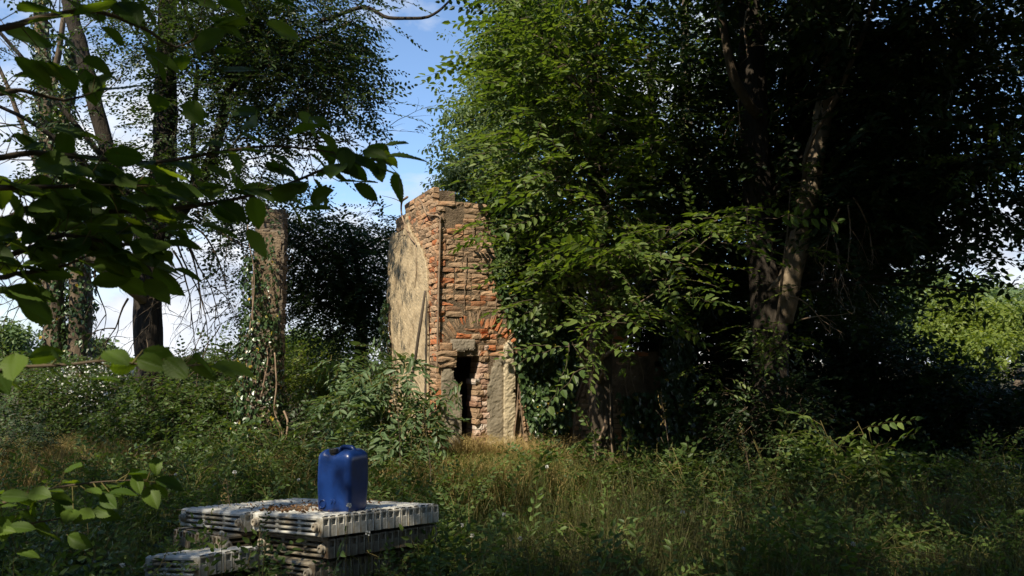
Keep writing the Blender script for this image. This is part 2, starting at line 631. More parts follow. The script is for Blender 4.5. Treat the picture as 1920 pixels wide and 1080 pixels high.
# sunlit places (see LIT)
for q in [(760, 520, 11.5), (775, 600, 11.3), (785, 440, 11.3), (800, 690, 10.8), (790, 390, 11), (850, 420, 10.7), (850, 500, 10.7), (850, 580, 10.7), (900, 640, 10.8),
          (900, 740, 10.8), (945, 720, 10.9), (770, 660, 11.2)]:
    lit(P(*q), .40)
for q in [(900, 850, 10.3), (990, 860, 10), (830, 830, 10), (960, 800, 10.4)]:
    lit(P(*q), .75)
for q in [(1000, 640, 10.6), (1010, 500, 10.3), (1020, 760, 10.5), (1000, 380, 10.4), (1060, 250, 9.5), (960, 250, 10.5), (1120, 430, 8.9), (1180, 500, 8.6), (1290, 450, 8.4),
          (1230, 560, 8.5), (1000, 130, 10), (1090, 330, 9.2), (1330, 440, 8.3), (1130, 860, 10.1), (1150, 640, 8.8)]:
    lit(P(*q), .45)
for q in [(700, 760, 9.8), (780, 740, 9.8), (680, 820, 9.6), (850, 730, 9.6)]:
    lit(P(*q), .35)
for q in [(1600, 850, 8), (1560, 830, 8), (1650, 830, 8), (1440, 640, 9.5)]:
    lit(P(*q), .40)
for q in [(680, 940, 5.8), (760, 955, 5.7), (570, 945, 6), (625, 890, 5.5), (540, 975, 5.2), (800, 960, 5.8)]:
    lit(P(*q), .30)
for q in [(90, 830, 12.2), (60, 800, 12.2), (140, 850, 11.6)]:
    lit(P(*q), .55)
for q in [(1494, 465, 10.1), (1488, 490, 10.1), (1482, 520, 10.1)]:
    lit(P(*q), .24)
for q in [(1200, 960, 7.5), (1450, 980, 7), (1700, 1000, 6.5), (1350, 920, 8.3), (1000, 930, 8), (1750, 1050, 5.7)]:
    lit(P(*q), .30)
for q in [(250, 720, 14), (420, 790, 12), (140, 690, 15), (620, 650, 17), (570, 690, 17), (630, 700, 17), (560, 740, 16.5), (600, 670, 17), (400, 690, 18), (440, 680, 18), (30, 640, 30), (350, 740, 12.4), (300, 780, 12.2), (880, 250, 16), (850, 320, 16), (930, 90, 16), (960, 200, 16), (840, 210, 16), (900, 150, 16), (980, 20, 16)]:
    lit(P(*q), .45)

for q, r_ in [((100, 440, 1.9), .2), ((30, 350, 1.8), .2), ((725, 295, 2.2), .15), ((620, 312, 2.2), .12), ((150, 560, 1.9), .12), ((200, 684, 1.36), .16), ((330, 690, 1.38), .16), ((265, 100, 1.9), .15), ((60, 270, 1.9), .15)]:
    lit(P(*q), r_)

for q in [(1500, 1000, 6.3), (1650, 1040, 5.8), (1300, 1030, 5.9), (1850, 1010, 6.2), (1150, 1040, 5.8), (950, 1000, 6.4), (100, 960, 7.5), (250, 930, 8)]:
    lit(P(*q), .36)
for q in [(985, 620, 10.9), (1000, 700, 10.9), (1020, 780, 10.9), (1040, 850, 10.9), (1075, 760, 11), (1090, 860, 11)]:
    lit(P(*q), .5)
for q in [(60, 740, 13.5), (200, 740, 13.5), (320, 760, 12.3), (400, 800, 11.6), (440, 770, 12), (560, 790, 11.5), (480, 840, 11), (620, 840, 10.8), (700, 900, 9), (720, 880, 9.5), (980, 830, 9.7), (40, 690, 14.5), (300, 860, 10.5), (420, 880, 9.8)]:
    lit(P(*q), .6)

# ================================================================== RUIN
A_ = math.radians(24)
CX, CY = PX(818, 10.5), 10.5
U = np.array([math.cos(A_), math.sin(A_), 0])       # along the front wall
NF = np.array([math.sin(A_), -math.cos(A_), 0])     # front wall outward
V_ = np.array([-math.sin(A_), math.cos(A_), 0])     # along the left wall, away
NL = np.array([-math.cos(A_), -math.sin(A_), 0])    # left wall outward
C0 = np.array([CX, CY, 0])


def WF(u, z, n=0):
    return C0 + U * u + NF * n + np.array([0, 0, z])


def WL(v, z, n=0):
    return C0 + V_ * v + NL * n + np.array([0, 0, z])


def uz(px, py):
    """front wall coordinates seen at a pixel"""
    k = (px - 960) / F_PX
    u = (k * CY - CX) / (U[0] - k * U[1])
    Y = CY + U[1] * u
    return u, P(px, py, Y)[2]


def vz(px, py):
    k = (px - 960) / F_PX
    v = (k * CY - CX) / (V_[0] - k * V_[1])
    Y = CY + V_[1] * v
    return v, P(px, py, Y)[2]


CUBE_F = np.array([[0, 3, 2, 1], [4, 5, 6, 7], [0, 1, 5, 4], [1, 2, 6, 5], [2, 3, 7, 6], [3, 0, 4, 7]])


def worn_brick(mb, W, u0, u1, z0, z1, depth, out, rng, tilt=.02, mi=0, ang=0.0, rough=.0026):
    """a chipped brick; W(u,z,n) frame. front face subdivided 3x2 and worn at the edges"""
    uc, zc = (u0 + u1) / 2, (z0 + z1) / 2
    hw, hh = (u1 - u0) / 2, (z1 - z0) / 2
    tl = rng.normal() * tilt + ang
    xs = np.array([-1, -.55, .1, .6, 1.0])
    ys = np.array([-1, -.2, .5, 1.0])
    V, nx, ny = [], len(xs), len(ys)
    tx, ty = rng.normal() * .005, rng.normal() * .005
    for yy in ys:
        for xx in xs:
            e = (abs(xx) > .99) + (abs(yy) > .99)
            o = out - e * .006 - (rng.uniform(0, .010) if e == 2 else 0) + rng.normal() * rough + tx * xx + ty * yy
            a = xx * hw * (1 - .03 * (e == 2)) + rng.normal() * .003
            b = yy * hh + rng.normal() * .003
            u, z = uc + a * math.cos(tl) - b * math.sin(tl), zc + a * math.sin(tl) + b * math.cos(tl)
            V.append(W(u, z, o))
    for yy in ys:
        for xx in xs:
            if abs(xx) < .99 and abs(yy) < .99:
                continue
    idx = np.arange(nx * ny).reshape(ny, nx)
    q = np.stack([idx[:-1, :-1], idx[:-1, 1:], idx[1:, 1:], idx[1:, :-1]], -1).reshape(-1, 4)
    ring = np.concatenate([idx[0, :-1], idx[:-1, -1], idx[-1, :0:-1], idx[:0:-1, 0]])
    k = len(V)
    for i in ring:
        j = i // nx
        xx, yy = xs[i % nx], ys[j]
        a, b = xx * hw, yy * hh
        u, z = uc + a * math.cos(tl) - b * math.sin(tl), zc + a * math.sin(tl) + b * math.cos(tl)
        V.append(W(u, z, out - depth))
    r2 = np.arange(k, k + len(ring))
    s = np.stack([np.roll(ring, -1), ring, r2, np.roll(r2, -1)], -1)
    mb.add(np.array(V), [q, s], mi, False)


def row_box(mb, W, u0, u1, z0, z1, n0, n1, mi=0):
    v = [W(u0, z0, n0), W(u1, z0, n0), W(u1, z0, n1), W(u0, z0, n1), W(u0, z1, n0), W(u1, z1, n0), W(u1, z1, n1), W(u0, z1, n1)]
    mb.add(np.array(v), CUBE_F, mi)


rb = np.random.RandomState(5)
COURSE = .0735
ruin = thing('ruined_house', 'roofless brick and plaster house ruin with a small dark doorway, overgrown by ivy', 'ruin', (CX, CY, 0))
core = MB()
brk = MB()
pale_b = MB()
red_b = MB()
# --- outline of the front wall
top_edge = lambda z: .80 + .10 * math.sin(z * 7) + (.35 if z < 2.75 else 0) + (9 if z < 2.15 else 0)
FRONT_END = 4.4


def front_end(z):
    if z > 3.72:
        return .45 + rb.uniform(-.05, .25)
    if z > 3.35:
        return .9 + .08 * math.sin(z * 9)
    if z > 2.4:
        return 2.2 + .1 * math.sin(z * 17)
    if z > 1.75:
        return 2.8 + .1 * math.sin(z * 30)
    return FRONT_END - .9 * max(0, z - .6) + .12 * math.sin(z * 23)


dl, dz1 = uz(850, 668)
dr, _ = uz(901, 668)
ARC_C, ARC_Z, ARC_R = .60, 1.56, .52      # relieving arch
nrow = int(3.9 / COURSE)
for i in range(-3, nrow):
    z0 = i * COURSE
    z1 = z0 + COURSE
    zc = z0 + COURSE / 2
    if z1 > 3.78:
        continue
    ue = front_end(zc)
    segs = [(0.0, ue)]
    if z1 < dz1 + .02:
        segs = [(0.0, dl - .02), (dr + .10, ue)]
    for a, b in segs:
        row_box(core, WF, a + .014, b - rb.uniform(0, .06), z0, z1, -.38, -.006)
    # bricks of the row
    u = -rb.uniform(0, .06) * 0 + (.0 if i % 2 else -.0)
    first = True
    while u < min(ue, 3.2) - .03:
        bl = (.115 if (first and i % 2) else (.238 if rb.rand() < .72 else .12)) + rb.normal() * .006
        first = False
        u0, u1 = u + .004, min(u + bl, ue + rb.uniform(-.02, .06)) - .006
        u += bl + .006
        um = (u0 + u1) / 2
        rr = math.hypot(um - ARC_C, zc - ARC_Z)
        if ARC_Z < zc and ARC_R - .06 < rr < ARC_R + .215 and abs(math.atan2(um - ARC_C, zc - ARC_Z)) < 1.12:
            continue
        if z1 < dz1 + .22 and dl - .03 < um < dr + .04:
            continue
        if z1 < dz1 + .02 and dr < um < dr + .14:
            continue
        if zc < 1.60 and (um < dl or dr + .1 < um < 1.13):
            continue
        if rb.rand() < .025 or (z1 > 3.45 and .06 < um < .34 and z1 < 3.72):
            continue
        if u1 - u0 < .03:
            continue
        tgt = red_b if (rr < ARC_R + .1 and zc > 1.7 and rb.rand() < .6) or (1.7 < zc < 2.5 and rb.rand() < .4) or (u0 < .05 and 1.3 < zc < 3.1 and rb.rand() < .3) else brk
        worn_brick(tgt, WF, u0, u1, z0 + .0045, z1 - .0045, .09, rb.normal() * .0045 + .004, rb, .006)
        if u0 < .02:
            pass
# --- inner back walls, and an added unseen slab that keeps the room dark
for i in range(0, 30):
    row_box(core, WF, .3, 3.9, i * COURSE, (i + 1) * COURSE, -2.45, -2.12)
row_box(core, WF, .38, 3.9, 2.2, 2.36, -2.1, -.40)
# --- left wall rows
LEN_L = 2.32
for i in range(-3, 56):
    z0 = i * COURSE
    z1, zc = z0 + COURSE, z0 + COURSE / 2
    ztop = 3.86 + .03 * math.sin(i)
    if z1 > 4.0:
        continue
    end = LEN_L
    if zc > 3.35:
        end = 2.05 - .10 * rb.rand()
    if zc > 3.84:
        end = 1.55
    beg = 0.0
    if zc > 3.72:
        beg = .16 + .1 * rb.rand()
    row_box(core, WL, max(beg, .384), end - rb.uniform(0, .04), z0, z1, -.38, -.006)
    v = beg
    first = True
    while v < end - .04:
        bl = (.115 if (first and i % 2 == 0) else (.238 if rb.rand() < .75 else .12)) + rb.normal() * .006
        first = False
        v0, v1 = v + .004, min(v + bl, end + rb.uniform(-.03, .05)) - .006
        v += bl + .006
        vm = (v0 + v1) / 2
        if v1 - v0 < .03:
            continue
        if zc < 2.9 and vm > .42 and v1 < 2.1:
            continue                       # behind the plaster
        tgt = red_b if (rb.rand() < .25 and (vm < .4 or vm > 2.0) and zc < 3.3) or (rb.rand() < .1) else brk
        worn_brick(tgt, WL, v0, v1, z0 + .0045, z1 - .0045, .09, rb.normal() * .0045 + .004, rb, .006)
core.build('wall_core', 'mortar', ruin)
brk.build('brick_facing', 'brick', ruin)
red_b.build('fresh_brick_facing', 'brick_red', ruin)['label'] = 'orange red bricks where the weathered skin has broken off'
# --- relieving arch of bricks on edge
am = MB()
nv = 21
for i in range(nv):
    th = math.radians(-58 + 116 * (i + .5) / nv) + rb.normal() * .012
    c, s = math.cos(th), math.sin(th)
    r0, r1 = ARC_R + rb.normal() * .012, ARC_R + .205 + rb.normal() * .015
    if i in (11, 12):
        r1 -= .09

    def WA(a, b, n, c=c, s=s):
        return WF(ARC_C + s * b + c * a, ARC_Z + c * b - s * a, n)
    worn_brick(am, WA, -.023, .023, r0, r1, .09, .003 + rb.normal() * .007, rb, .010, mi=1 if (i > 10 and rb.rand() < .6) or rb.rand() < .15 else 0)
am.build('relieving_arch', ['brick', 'brick_red'], ruin)
# brick fill under the arch
fm = MB()
for i in range(7):
    z0 = dz1 + .235 + i * .068
    zc = z0 + .034
    if zc > ARC_Z + ARC_R:
        break
    half = math.sqrt(max(.001, (ARC_R - .01) ** 2 - (zc - ARC_Z) ** 2)) if zc > ARC_Z else ARC_R
    u = ARC_C - half
    while u < ARC_C + half - .06:
        bl = .22 if rb.rand() < .7 else .12
        worn_brick(fm, WF, u + .004, min(u + bl, ARC_C + half) - .004, z0 + .004, z0 + .062, .09, .002 + rb.normal() * .012, rb, .03, mi=1 if rb.rand() < .45 else 0)
        u += bl + .004
fm.build('arch_infill', ['brick', 'brick_red'], ruin)


def rough_slab(W, poly, n0, n1, cell=.03, amp=.006, seed=0, edge=.02):
    """a rendered slab: cells of a grid inside the outline, rough face, real thickness"""
    mb = MB()
    poly = np.asarray(poly, float)
    x0, y0 = poly.min(0)
    x1, y1 = poly.max(0)
    nx, ny = max(2, int((x1 - x0) / cell)), max(2, int((y1 - y0) / cell))
    xs, ys = np.linspace(x0, x1, nx + 1), np.linspace(y0, y1, ny + 1)

    def inside(x, y):
        n_ = mnoise.noise_vector(Vector((x * 7 + seed, y * 7, seed)))
        n2_ = mnoise.noise_vector(Vector((x * 22 + seed, y * 22, seed)))
        x, y = x + n_[0] * edge + n2_[0] * edge * .5, y + n_[1] * edge + n2_[1] * edge * .5
        c = False
        j = len(poly) - 1
        for i in range(len(poly)):
            (xi, yi), (xj, yj) = poly[i], poly[j]
            if (yi > y) != (yj > y) and x < (xj - xi) * (y - yi) / (yj - yi) + xi:
                c = not c
            j = i
        return c
    ins = np.array([[inside((xs[i] + xs[i + 1]) / 2, (ys[j] + ys[j + 1]) / 2) for i in range(nx)] for j in range(ny)])

    def ok(j, i):
        return 0 <= j < ny and 0 <= i < nx and ins[j, i]
    V, fr, bk = [], {}, {}
    Fq = []

    def vert(j, i, d):
        key = (j, i)
        if key not in d:
            x, y = xs[i], ys[j]
            if d is fr:
                touch = sum(ok(j - a, i - b) for a in (0, 1) for b in (0, 1))
                n = n1 + amp * (mnoise.noise(Vector((x * 6 + seed, y * 6, seed))) * 1.8 + mnoise.noise(Vector((x * 25, y * 25, seed)))) - (.006 if touch < 4 else 0)
            else:
                n = n0
            jx = rj.normal() * cell * .12
            d[key] = len(V)
            V.append(W(x + (jx if d is fr else 0), y, n))
        return d[key]
    rj = np.random.RandomState(seed + 3)
    for j in range(ny):
        for i in range(nx):
            if not ins[j, i]:
                continue
            Fq.append([vert(j, i, fr), vert(j, i + 1, fr), vert(j + 1, i + 1, fr), vert(j + 1, i, fr)])
            for dj, di, a, b in ((-1, 0, (j, i), (j, i + 1)), (1, 0, (j + 1, i + 1), (j + 1, i)), (0, -1, (j + 1, i), (j, i)), (0, 1, (j, i + 1), (j + 1, i + 1))):
                if not ok(j + dj, i + di):
                    Fq.append([vert(*b, fr), vert(*a, fr), vert(*a, bk), vert(*b, bk)])
    mb.add(np.array(V), np.array(Fq), 0, False)
    return mb


# plaster on the left wall
pl = [vz(x, y) for x, y in [(728, 470), (734, 440), (757, 432), (762, 400), (768, 425), (776, 440), (783, 452), (795, 470), (803, 500), (805, 560), (805, 640), (806, 760)]]
pl = [(max(.2, a), b) for a, b in pl]
pl += [(.24, 0.1), (1.9, 0.1), (2.05, 1.2), vz(737, 640), vz(731, 600), vz(727, 560)]
rough_slab(WL, pl, -.02, .028, .028, .007, 3).build('plaster', 'plaster', ruin)
# cement render either side of the doorway
rough_slab(WF, [(.075, .1), (.07, 1.50), (dl - .02, 1.52), (dl + .02, 1.40), (uz(866, 745)[0], uz(866, 745)[1]), (uz(866, 800)[0], .6), (dl + .1, .1)], -.12, .018, .028, .006, 11, .012).build('cement_render', 'cement', ruin)
rough_slab(WF, [(dr + .10, .45), (dr + .11, 1.30), (dr + .15, 1.52), (dr + .22, 1.66), (.945, 1.72), (.945, .1), (dr + .2, .1)], -.12, .016, .028, .007, 19, .02).build('cement_render', 'cement', ruin)
rough_slab(WF, [(.95, .1), (.95, 1.85), (1.02, 1.9), (1.085, 1.84), (1.10, .1)], -.12, .065, .026, .009, 27, .012).build('pilaster', 'plaster_pale', ruin)
# plastered back stretch behind the trunk, a darker material standing in for its shade
rough_slab(WF, [(2.6, 1.0), (2.6, 1.7), (3.0, 1.72), (3.3, 1.6), (3.5, 1.1), (3.1, .95)], -.05, .02, .05, .01, 33, .05).build('plaster', 'mortar', ruin)
# lintel, broken beam below it and jambs
lm = rough_slab(WF, [(dl - .035, dz1 + .085), (dl - .03, dz1 + .225), (dl + .3, dz1 + .225), (dl + .3, dz1 + .10), (dl + .24, dz1 + .07), (dl + .2, dz1 + .095), (dl + .12, dz1 + .06)], -.30, .035, .02, .005, 41, .008)
lm.build('lintel', 'stone', ruin)
bm_ = rough_slab(WF, [(dl - .10, dz1 - .01), (dl - .10, dz1 + .055), (dr + .06, dz1 + .05), (dr + .06, dz1 - .01)], -.30, -.03, .02, .004, 43, .006)
bm_.build('wooden_beam', 'old_wood', ruin)
jm = MB()
for i in range(-2, 24):                                       # right jamb, pale bricks
    z0 = .2 + i * .0745
    if z0 + .07 > dz1 + .22:
        break
    up_ = z0 > 1.32
    a = dr - (0.005 if up_ else .065) + rb.uniform(-.022, .012)
    b = dr + .115 + rb.uniform(-.01, .02)
    if z0 < .58:
        b += .10
    if rb.rand() < .6:
        m_ = a + (b - a) * rb.uniform(.35, .65)
        worn_brick(jm, WF, a, m_ - .004, z0, z0 + .066, .34, rb.uniform(-.01, .02), rb, .02, mi=0 if rb.rand() < .75 else 1)
        worn_brick(jm, WF, m_ + .004, b, z0, z0 + .066, .34, rb.uniform(-.01, .02), rb, .02, mi=0 if rb.rand() < .75 else 1)
    else:
        worn_brick(jm, WF, a, b, z0, z0 + .066, .34, rb.uniform(-.008, .02), rb, .02, mi=0 if rb.rand() < .75 else 1)
jm.build('door_jamb', ['brick_pale', 'brick'], ruin)
jm = MB()
for i in range(3):                                            # left jamb, three thick courses
    z0 = 1.54 + i * .075
    worn_brick(jm, WF, .03 - .02 * i, dl + .05 - .02 * rb.rand(), z0, z0 + .068, .34, .03 + .012 * i, rb, .015)
worn_brick(jm, WF, .04, .2, 1.77, 1.86, .2, .05, rb, .05)
jm.build('door_jamb', ['brick', 'brick_red'], ruin)

# --- bare roots and vines on the ruin


def vine(name, label, strands, mat='root', cat='vine', group=None):
    """strands: list of (points, r0, r1)"""
    p0 = strands[0][0][-1]
    mb = MB()
    for pts, r0, r1 in strands:
        n = len(pts)
        tube(mb, pts, [r0 + (r1 - r0) * i / (n - 1) for i in range(n)], 6, .04, wob=.014, lump=.25)
    o = mb.build(name, mat, None, loc=p0)
    return tag(o, label, cat, group)


def WFp(px, py, n=.03):
    u, z = uz(px, py)
    return WF(u, z, n)


def WLp(px, py, n=.03):
    v, z = vz(px, py)
    return WL(v, z, n)


vine('root_vine', 'long bare root running straight down the brick corner of the ruin', [
    ([WFp(823, 405), WFp(823, 440), WFp(821, 500), WFp(820, 560), WFp(819, 620), WFp(818.5, 690)], .016, .010),
    ([WFp(819, 600), WFp(822, 640), WFp(828, 672)], .007, .004)])
vine('root_vine', 'hooked root crossing the broken top corner of the brick ruin', [
    ([WLp(791, 376, .05), WLp(797, 388, .04), WLp(806, 402, .05), WFp(820, 406, .05), WFp(824, 420)], .015, .010),
    ([WLp(806, 402, .05), WFp(819, 397), WFp(823, 404)], .008, .004)])
vine('root_vine', 'bent root on the sunlit plaster edge left of the brick corner', [
    ([WLp(768, 370, .05), WLp(757, 380, .05), WLp(755, 400, .04), WLp(765, 426, .05), WLp(772, 442, .05), WLp(785, 457, .05)], .017, .009),
    ([WLp(785, 457, .05), WLp(785, 500, .035), WLp(781, 540, .03)], .006, .003),
    ([WLp(757, 380, .05), WLp(745, 372, .12), WLp(737, 368, .2)], .007, .003),
    ([WLp(762, 440, .04), WLp(745, 447, .12), WLp(732, 455, .2)], .005, .003),
    ([WLp(744, 384, .10), WLp(730, 396, .25), WLp(720, 402, .35)], .005, .002)])
vine('root_vine', 'thin root tracing a diagonal over the weathered bricks', [
    ([WFp(866, 420, .02), WFp(855, 435, .02), WFp(846, 443, .02)], .007, .004),
    ([WFp(886, 420, .02), WFp(884, 440, .02), WFp(880, 455, .02)], .006, .003)])
vine('root_vine', 'thin root hanging down the middle of the brick face toward the arch', [
    ([WFp(872, 480, .02), WFp(871, 520, .02), WFp(869, 560, .02), WFp(869, 580, .02)], .006, .003)])
# leaning pole on the plaster
b0, b1 = WLp(803, 545, .05), WLp(803, 545, .05)
foot = P(764, 745, 10.55)
foot = foot + (foot - b1) * .45
mb = MB()
tube(mb, [foot, foot + (b1 - foot) * .5 + np.array([.015, 0, 0]), b1], [.022, .021, .017], 7, .08, wob=.015, lump=.15)
tag(mb.build('pole', 'old_wood', None, loc=foot), 'dark wooden pole leaning against the sunlit plaster wall', 'pole')
mb = MB()
b2 = WLp(806, 556, .035)
f2 = WLp(809, 800, .05)
f2 = WL(.16, .05, .06)
b2 = WL(.27, 2.42, .05)
tube(mb, [f2, (f2 + b2) / 2 + NL * .01, b2], [.014, .013, .011], 6, .08, wob=.008)  # slim dark upright tube beside the plaster edge
tag(mb.build('pole', 'old_wood', None, loc=f2), 'thin straight dark upright strip where plaster meets the brick corner', 'pole')

# ================================================================== BRICK PILLAR
PY_ = 11.75
pc = np.array([PX(499, PY_ + .1), PY_ + .19, 0])
pa = math.radians(8)
PU = np.array([math.cos(pa), math.sin(pa), 0])
PN = np.array([math.sin(pa), -math.cos(pa), 0])
PW, PD = .42, .38


def mkW(o, a, n):
    return lambda u, z, nn=0: o + a * u + n * nn + np.array([0, 0, z])


faces4 = [mkW(pc - PU * PW / 2 + PN * PD / 2, PU, PN), mkW(pc + PU * PW / 2 + PN * PD / 2, -PN, PU), mkW(pc + PU * PW / 2 - PN * PD / 2, -PU, -PN),
          mkW(pc - PU * PW / 2 - PN * PD / 2, PN, -PU)]
ptop = P(500, 400, PY_)[2]
pillar = thing('brick_pillar', 'tall free standing square brick pillar with broken top, ivy round its foot', 'pillar', pc)
mb = MB()
c2 = MB()
i = -2
z = -.1
while z < ptop:
    for k, W in enumerate(faces4):
        wd = PW if k % 2 == 0 else PD
        if z + .07 > ptop - .02 and rb.rand() < .3:
            continue
        a = 0 if (i + k) % 2 else .115
        us = [0, a, a + .22, wd] if a else [0, .21, wd]
        for q in range(len(us) - 1):
            if us[q + 1] - us[q] > .03 and rb.rand() > .03:
                worn_brick(mb, W, us[q] + .003, us[q + 1] - .004, z + .004, z + COURSE - .005, .06, .002 + rb.normal() * .006, rb, .02)
    row_box(c2, faces4[0], .03, PW - .03, z, z + COURSE, -PD + .03, -.010)
    z += COURSE
    i += 1
W = faces4[0]
worn_brick(mb, W, .02, .14, ptop + .002, ptop + .14, .14, -.03, rb, .06)
worn_brick(mb, W, .15, .36, ptop + .002, ptop + .055, .12, .0, rb, .05)
mb.build('brick_facing', 'brick_old', pillar)
c2.build('pillar_core', 'mortar', pillar)
rough_slab(W, [(.02, 2.2), (.0, 3.1), (.05, 3.55), (.36, 3.5), (.38, 2.7), (.3, 2.3), (.2, 2.5)], -.01, .02, .025, .01, 77, .04).build('render_remains', 'mortar', pillar)

# ================================================================== TREES


def base_at(px, Y):
    x = PX(px, Y)
    return np.array([x, Y, ground_z(x, Y)])


def trunk_tube(parent, pts, mat, name='trunk', sides=14, flute=.05, lump=.12, step=.12, wob=.02):
    """pts: (px, py, Y, width px) or ('w', x, y, z, r)"""
    mb = MB()
    pp, rr = [], []
    for p in pts:
        if p[0] == 'w':
            pp.append(np.array(p[1:4], float))
            rr.append(p[4])
        else:
            pp.append(P(*p[:3]))
            rr.append(p[3] / 2 * p[2] / F_PX)
    tube(mb, pp, rr, sides, step, wob=wob, flute=flute, lump=lump)
    return mb.build(name, mat, parent)


def twigs(mb, start, dirv, length, r, depth, rng, mi=0, grav=-.15, spread=.7, wob=.35):
    """dead or bare branching twigs"""
    n = 5
    p = np.array(start, float)
    d = nrm(dirv)
    pts = [p.copy()]
    for i in range(n):
        d = nrm(d + rng.normal(size=3) * wob * .5 + np.array([0, 0, grav * .35]))
        p = p + d * length / n
        pts.append(p.copy())
        if depth > 0 and i > 0 and rng.rand() < .8:
            dd = nrm(d + rng.normal(size=3) * spread)
            twigs(mb, p, dd, length * rng.uniform(.35, .65), r * .55, depth - 1, rng, mi, grav, spread, wob)
    tube(mb, pts, [r * (1 - .75 * i / n) for i in range(n + 1)], 4 if r < .012 else 6, .12, mi, cap=False)


def wc(x, y, z, rx, ry, rz, n):
    return (np.array([x, y, z]), np.array([rx, ry, rz]), n)


def pcs(rows):
    out = []
    for px, py, Y, rx, ry, rY, n in rows:
        c, r = px_clump(px, py, Y, rx, ry, rY)
        out.append((c, r, n))
    return out


# ---- 1. dark many-stemmed tree on the left
b = base_at(284, 13)
t1 = thing('tree', 'dark many stemmed tree left of the brick pillar, dead twigs hanging from its trunk', 'tree', b)
trunk_tube(t1, [(284, 880, 13, 78), (284, 820, 13, 62), (282, 700, 13, 52), (277, 580, 13, 50), (277, 500, 13, 54), (282, 450, 13, 62), (290, 420, 13, 50), (308, 300, 13, 44), (312, 150, 13, 38), (315, 0, 13, 32), (318, -200, 13, 22), (322, -500, 13, 8)], 'bark_dark')
for pts in [[(278, 470, 13, 34), (245, 390, 12.9, 30), (205, 290, 12.8, 30), (165, 140, 12.7, 29), (130, 10, 12.6, 27), (110, -120, 12.5, 20), (90, -350, 12.4, 8)],
            [(300, 445, 13, 34), (345, 390, 12.8, 26), (385, 320, 12.7, 23), (415, 230, 12.6, 20), (440, 110, 12.5, 17), (452, 0, 12.4, 14), (465, -200, 12.4, 6)],
            [(400, 290, 12.6, 12), (430, 170, 12.4, 11), (500, 120, 12.2, 10), (570, 85, 12, 8), (660, 40, 11.8, 4)],
            [(300, 420, 13.2, 16), (360, 350, 13.6, 12), (362, 240, 13.7, 10), (372, 120, 13.7, 8)],
            [(230, 400, 12.9, 16), (150, 300, 12.4, 13), (60, 230, 12, 9), (-40, 180, 11.6, 5)],
            [(220, 330, 12.8, 12), (90, 170, 12.3, 9), (0, 60, 12, 7), (-80, 0, 11.7, 4)]]:
    trunk_tube(t1, pts, 'bark_dark', 'stem' if pts[0][3] > 20 else 'limb', 9, .04, .1)
o = trunk_tube(t1, [(272, 565, 12.9, 18), (250, 545, 12.6, 20), (200, 510, 12.3, 21), (150, 475, 12, 20), (118, 452, 11.9, 15)], 'bark_pale', 'broken_limb', 10, .05, .2)
o['label'] = 'pale broken limb without bark'
mb = MB()
rt = np.random.RandomState(3)
for (px, py, dx, dz, ln) in [(335, 430, .5, -.7, 1.7), (345, 420, .9, -.3, 1.6), (330, 450, .2, -1, 1.4), (360, 400, .8, -.5, 1.9), (325, 470, .3, -.9, 1.3), (340, 440, .6, -.9, 1.9), (365, 395, 1, -.1, 1.4), (300, 500, .25, -.9, 1.2),
                             (180, 470, -.3, -.9, 1.4), (150, 470, -.6, -.6, 1.5), (130, 460, -.5, -.9, 1.2), (240, 560, -.4, -.6, .9)]:
    twigs(mb, P(px, py, 12.7), np.array([dx, rt.normal() * .3, dz]), ln, .020, 3, rt, 0, -.35, .8)
for (px, py, dx, dz, ln, dep) in [(395, 260, .8, .0, 1.6, 2), (60, 250, -.5, .6, 1.6, 3), (90, 190, -.6, .3, 1.4, 3), (150, 300, -.8, .2, 1.5, 3), (60, 130, -.6, .5, 1.3, 3), (30, 330, .1, -.9, 1.2, 2), (460, 300, 1, .1, 1.8, 2), (560, 250, 1, .3, 1.4, 2), (600, 265, 1, .25, 1.2, 2)]:
    twigs(mb, P(px, py, 12.4), np.array([dx, rt.normal() * .3, dz]), ln, .012, dep, rt, 0, 0, .6)
mb.build('dead_twigs', 'twig', t1)
tc_ = pcs([(500, 40, 12.3, 130, 90, 1.3, 330), (585, 30, 12, 85, 70, 1.1, 220), (590, 120, 12, 65, 62, .9, 150), (640, 160, 11.9, 26, 40, .4, 34), (560, 170, 12.2, 110, 60, 1.0, 200), (455, 130, 12.5, 90, 90, 1.0, 210),
           (380, 60, 12.8, 110, 90, 1.2, 260), (440, 240, 12.6, 80, 50, .9, 100), (620, 205, 12, 50, 35, .5, 55), (330, 170, 13, 90, 90, 1.2, 150), (285, 290, 13, 110, 80, 1.0, 120), (240, 60, 13, 90, 70, 1.2, 150), (480, 320, 12.5, 70, 30, .6, 50),
           (370, 350, 12.6, 70, 45, .7, 70), (400, 410, 12.6, 60, 30, .5, 40), (40, 300, 12, 70, 60, .9, 34), (170, 210, 12.5, 80, 60, .9, 40), (260, 400, 12.9, 60, 50, .7, 60), (470, 375, 12.4, 90, 22, .5, 50),
           (30, 90, 11.9, 40, 60, .7, 14)])
tc_ += [wc(-3.6, 12.3, 8.6, 2.6, 2.2, 1.6, 420), wc(-6.3, 13, 9.6, 3.0, 2.6, 2.2, 520), wc(-8.6, 12.6, 8.2, 1.8, 2, 1.4, 160), wc(-5, 12, 11.4, 2.6, 2.2, 1.6, 300), wc(-3.75, 9.9, 6.9, .42, .5, .9, 90)]
limb(t1, P(452, 0, 12.4), (-3.75, 9.9, 6.9), .05, .012, 'bark_dark')
crown(t1, tc_, 'small', ['leaf_dark', 'twig'], scale=(1.1, 1.75), own=False, droop=.12, mult=1.3, layer=(.30, .10, 8))
mb = MB()
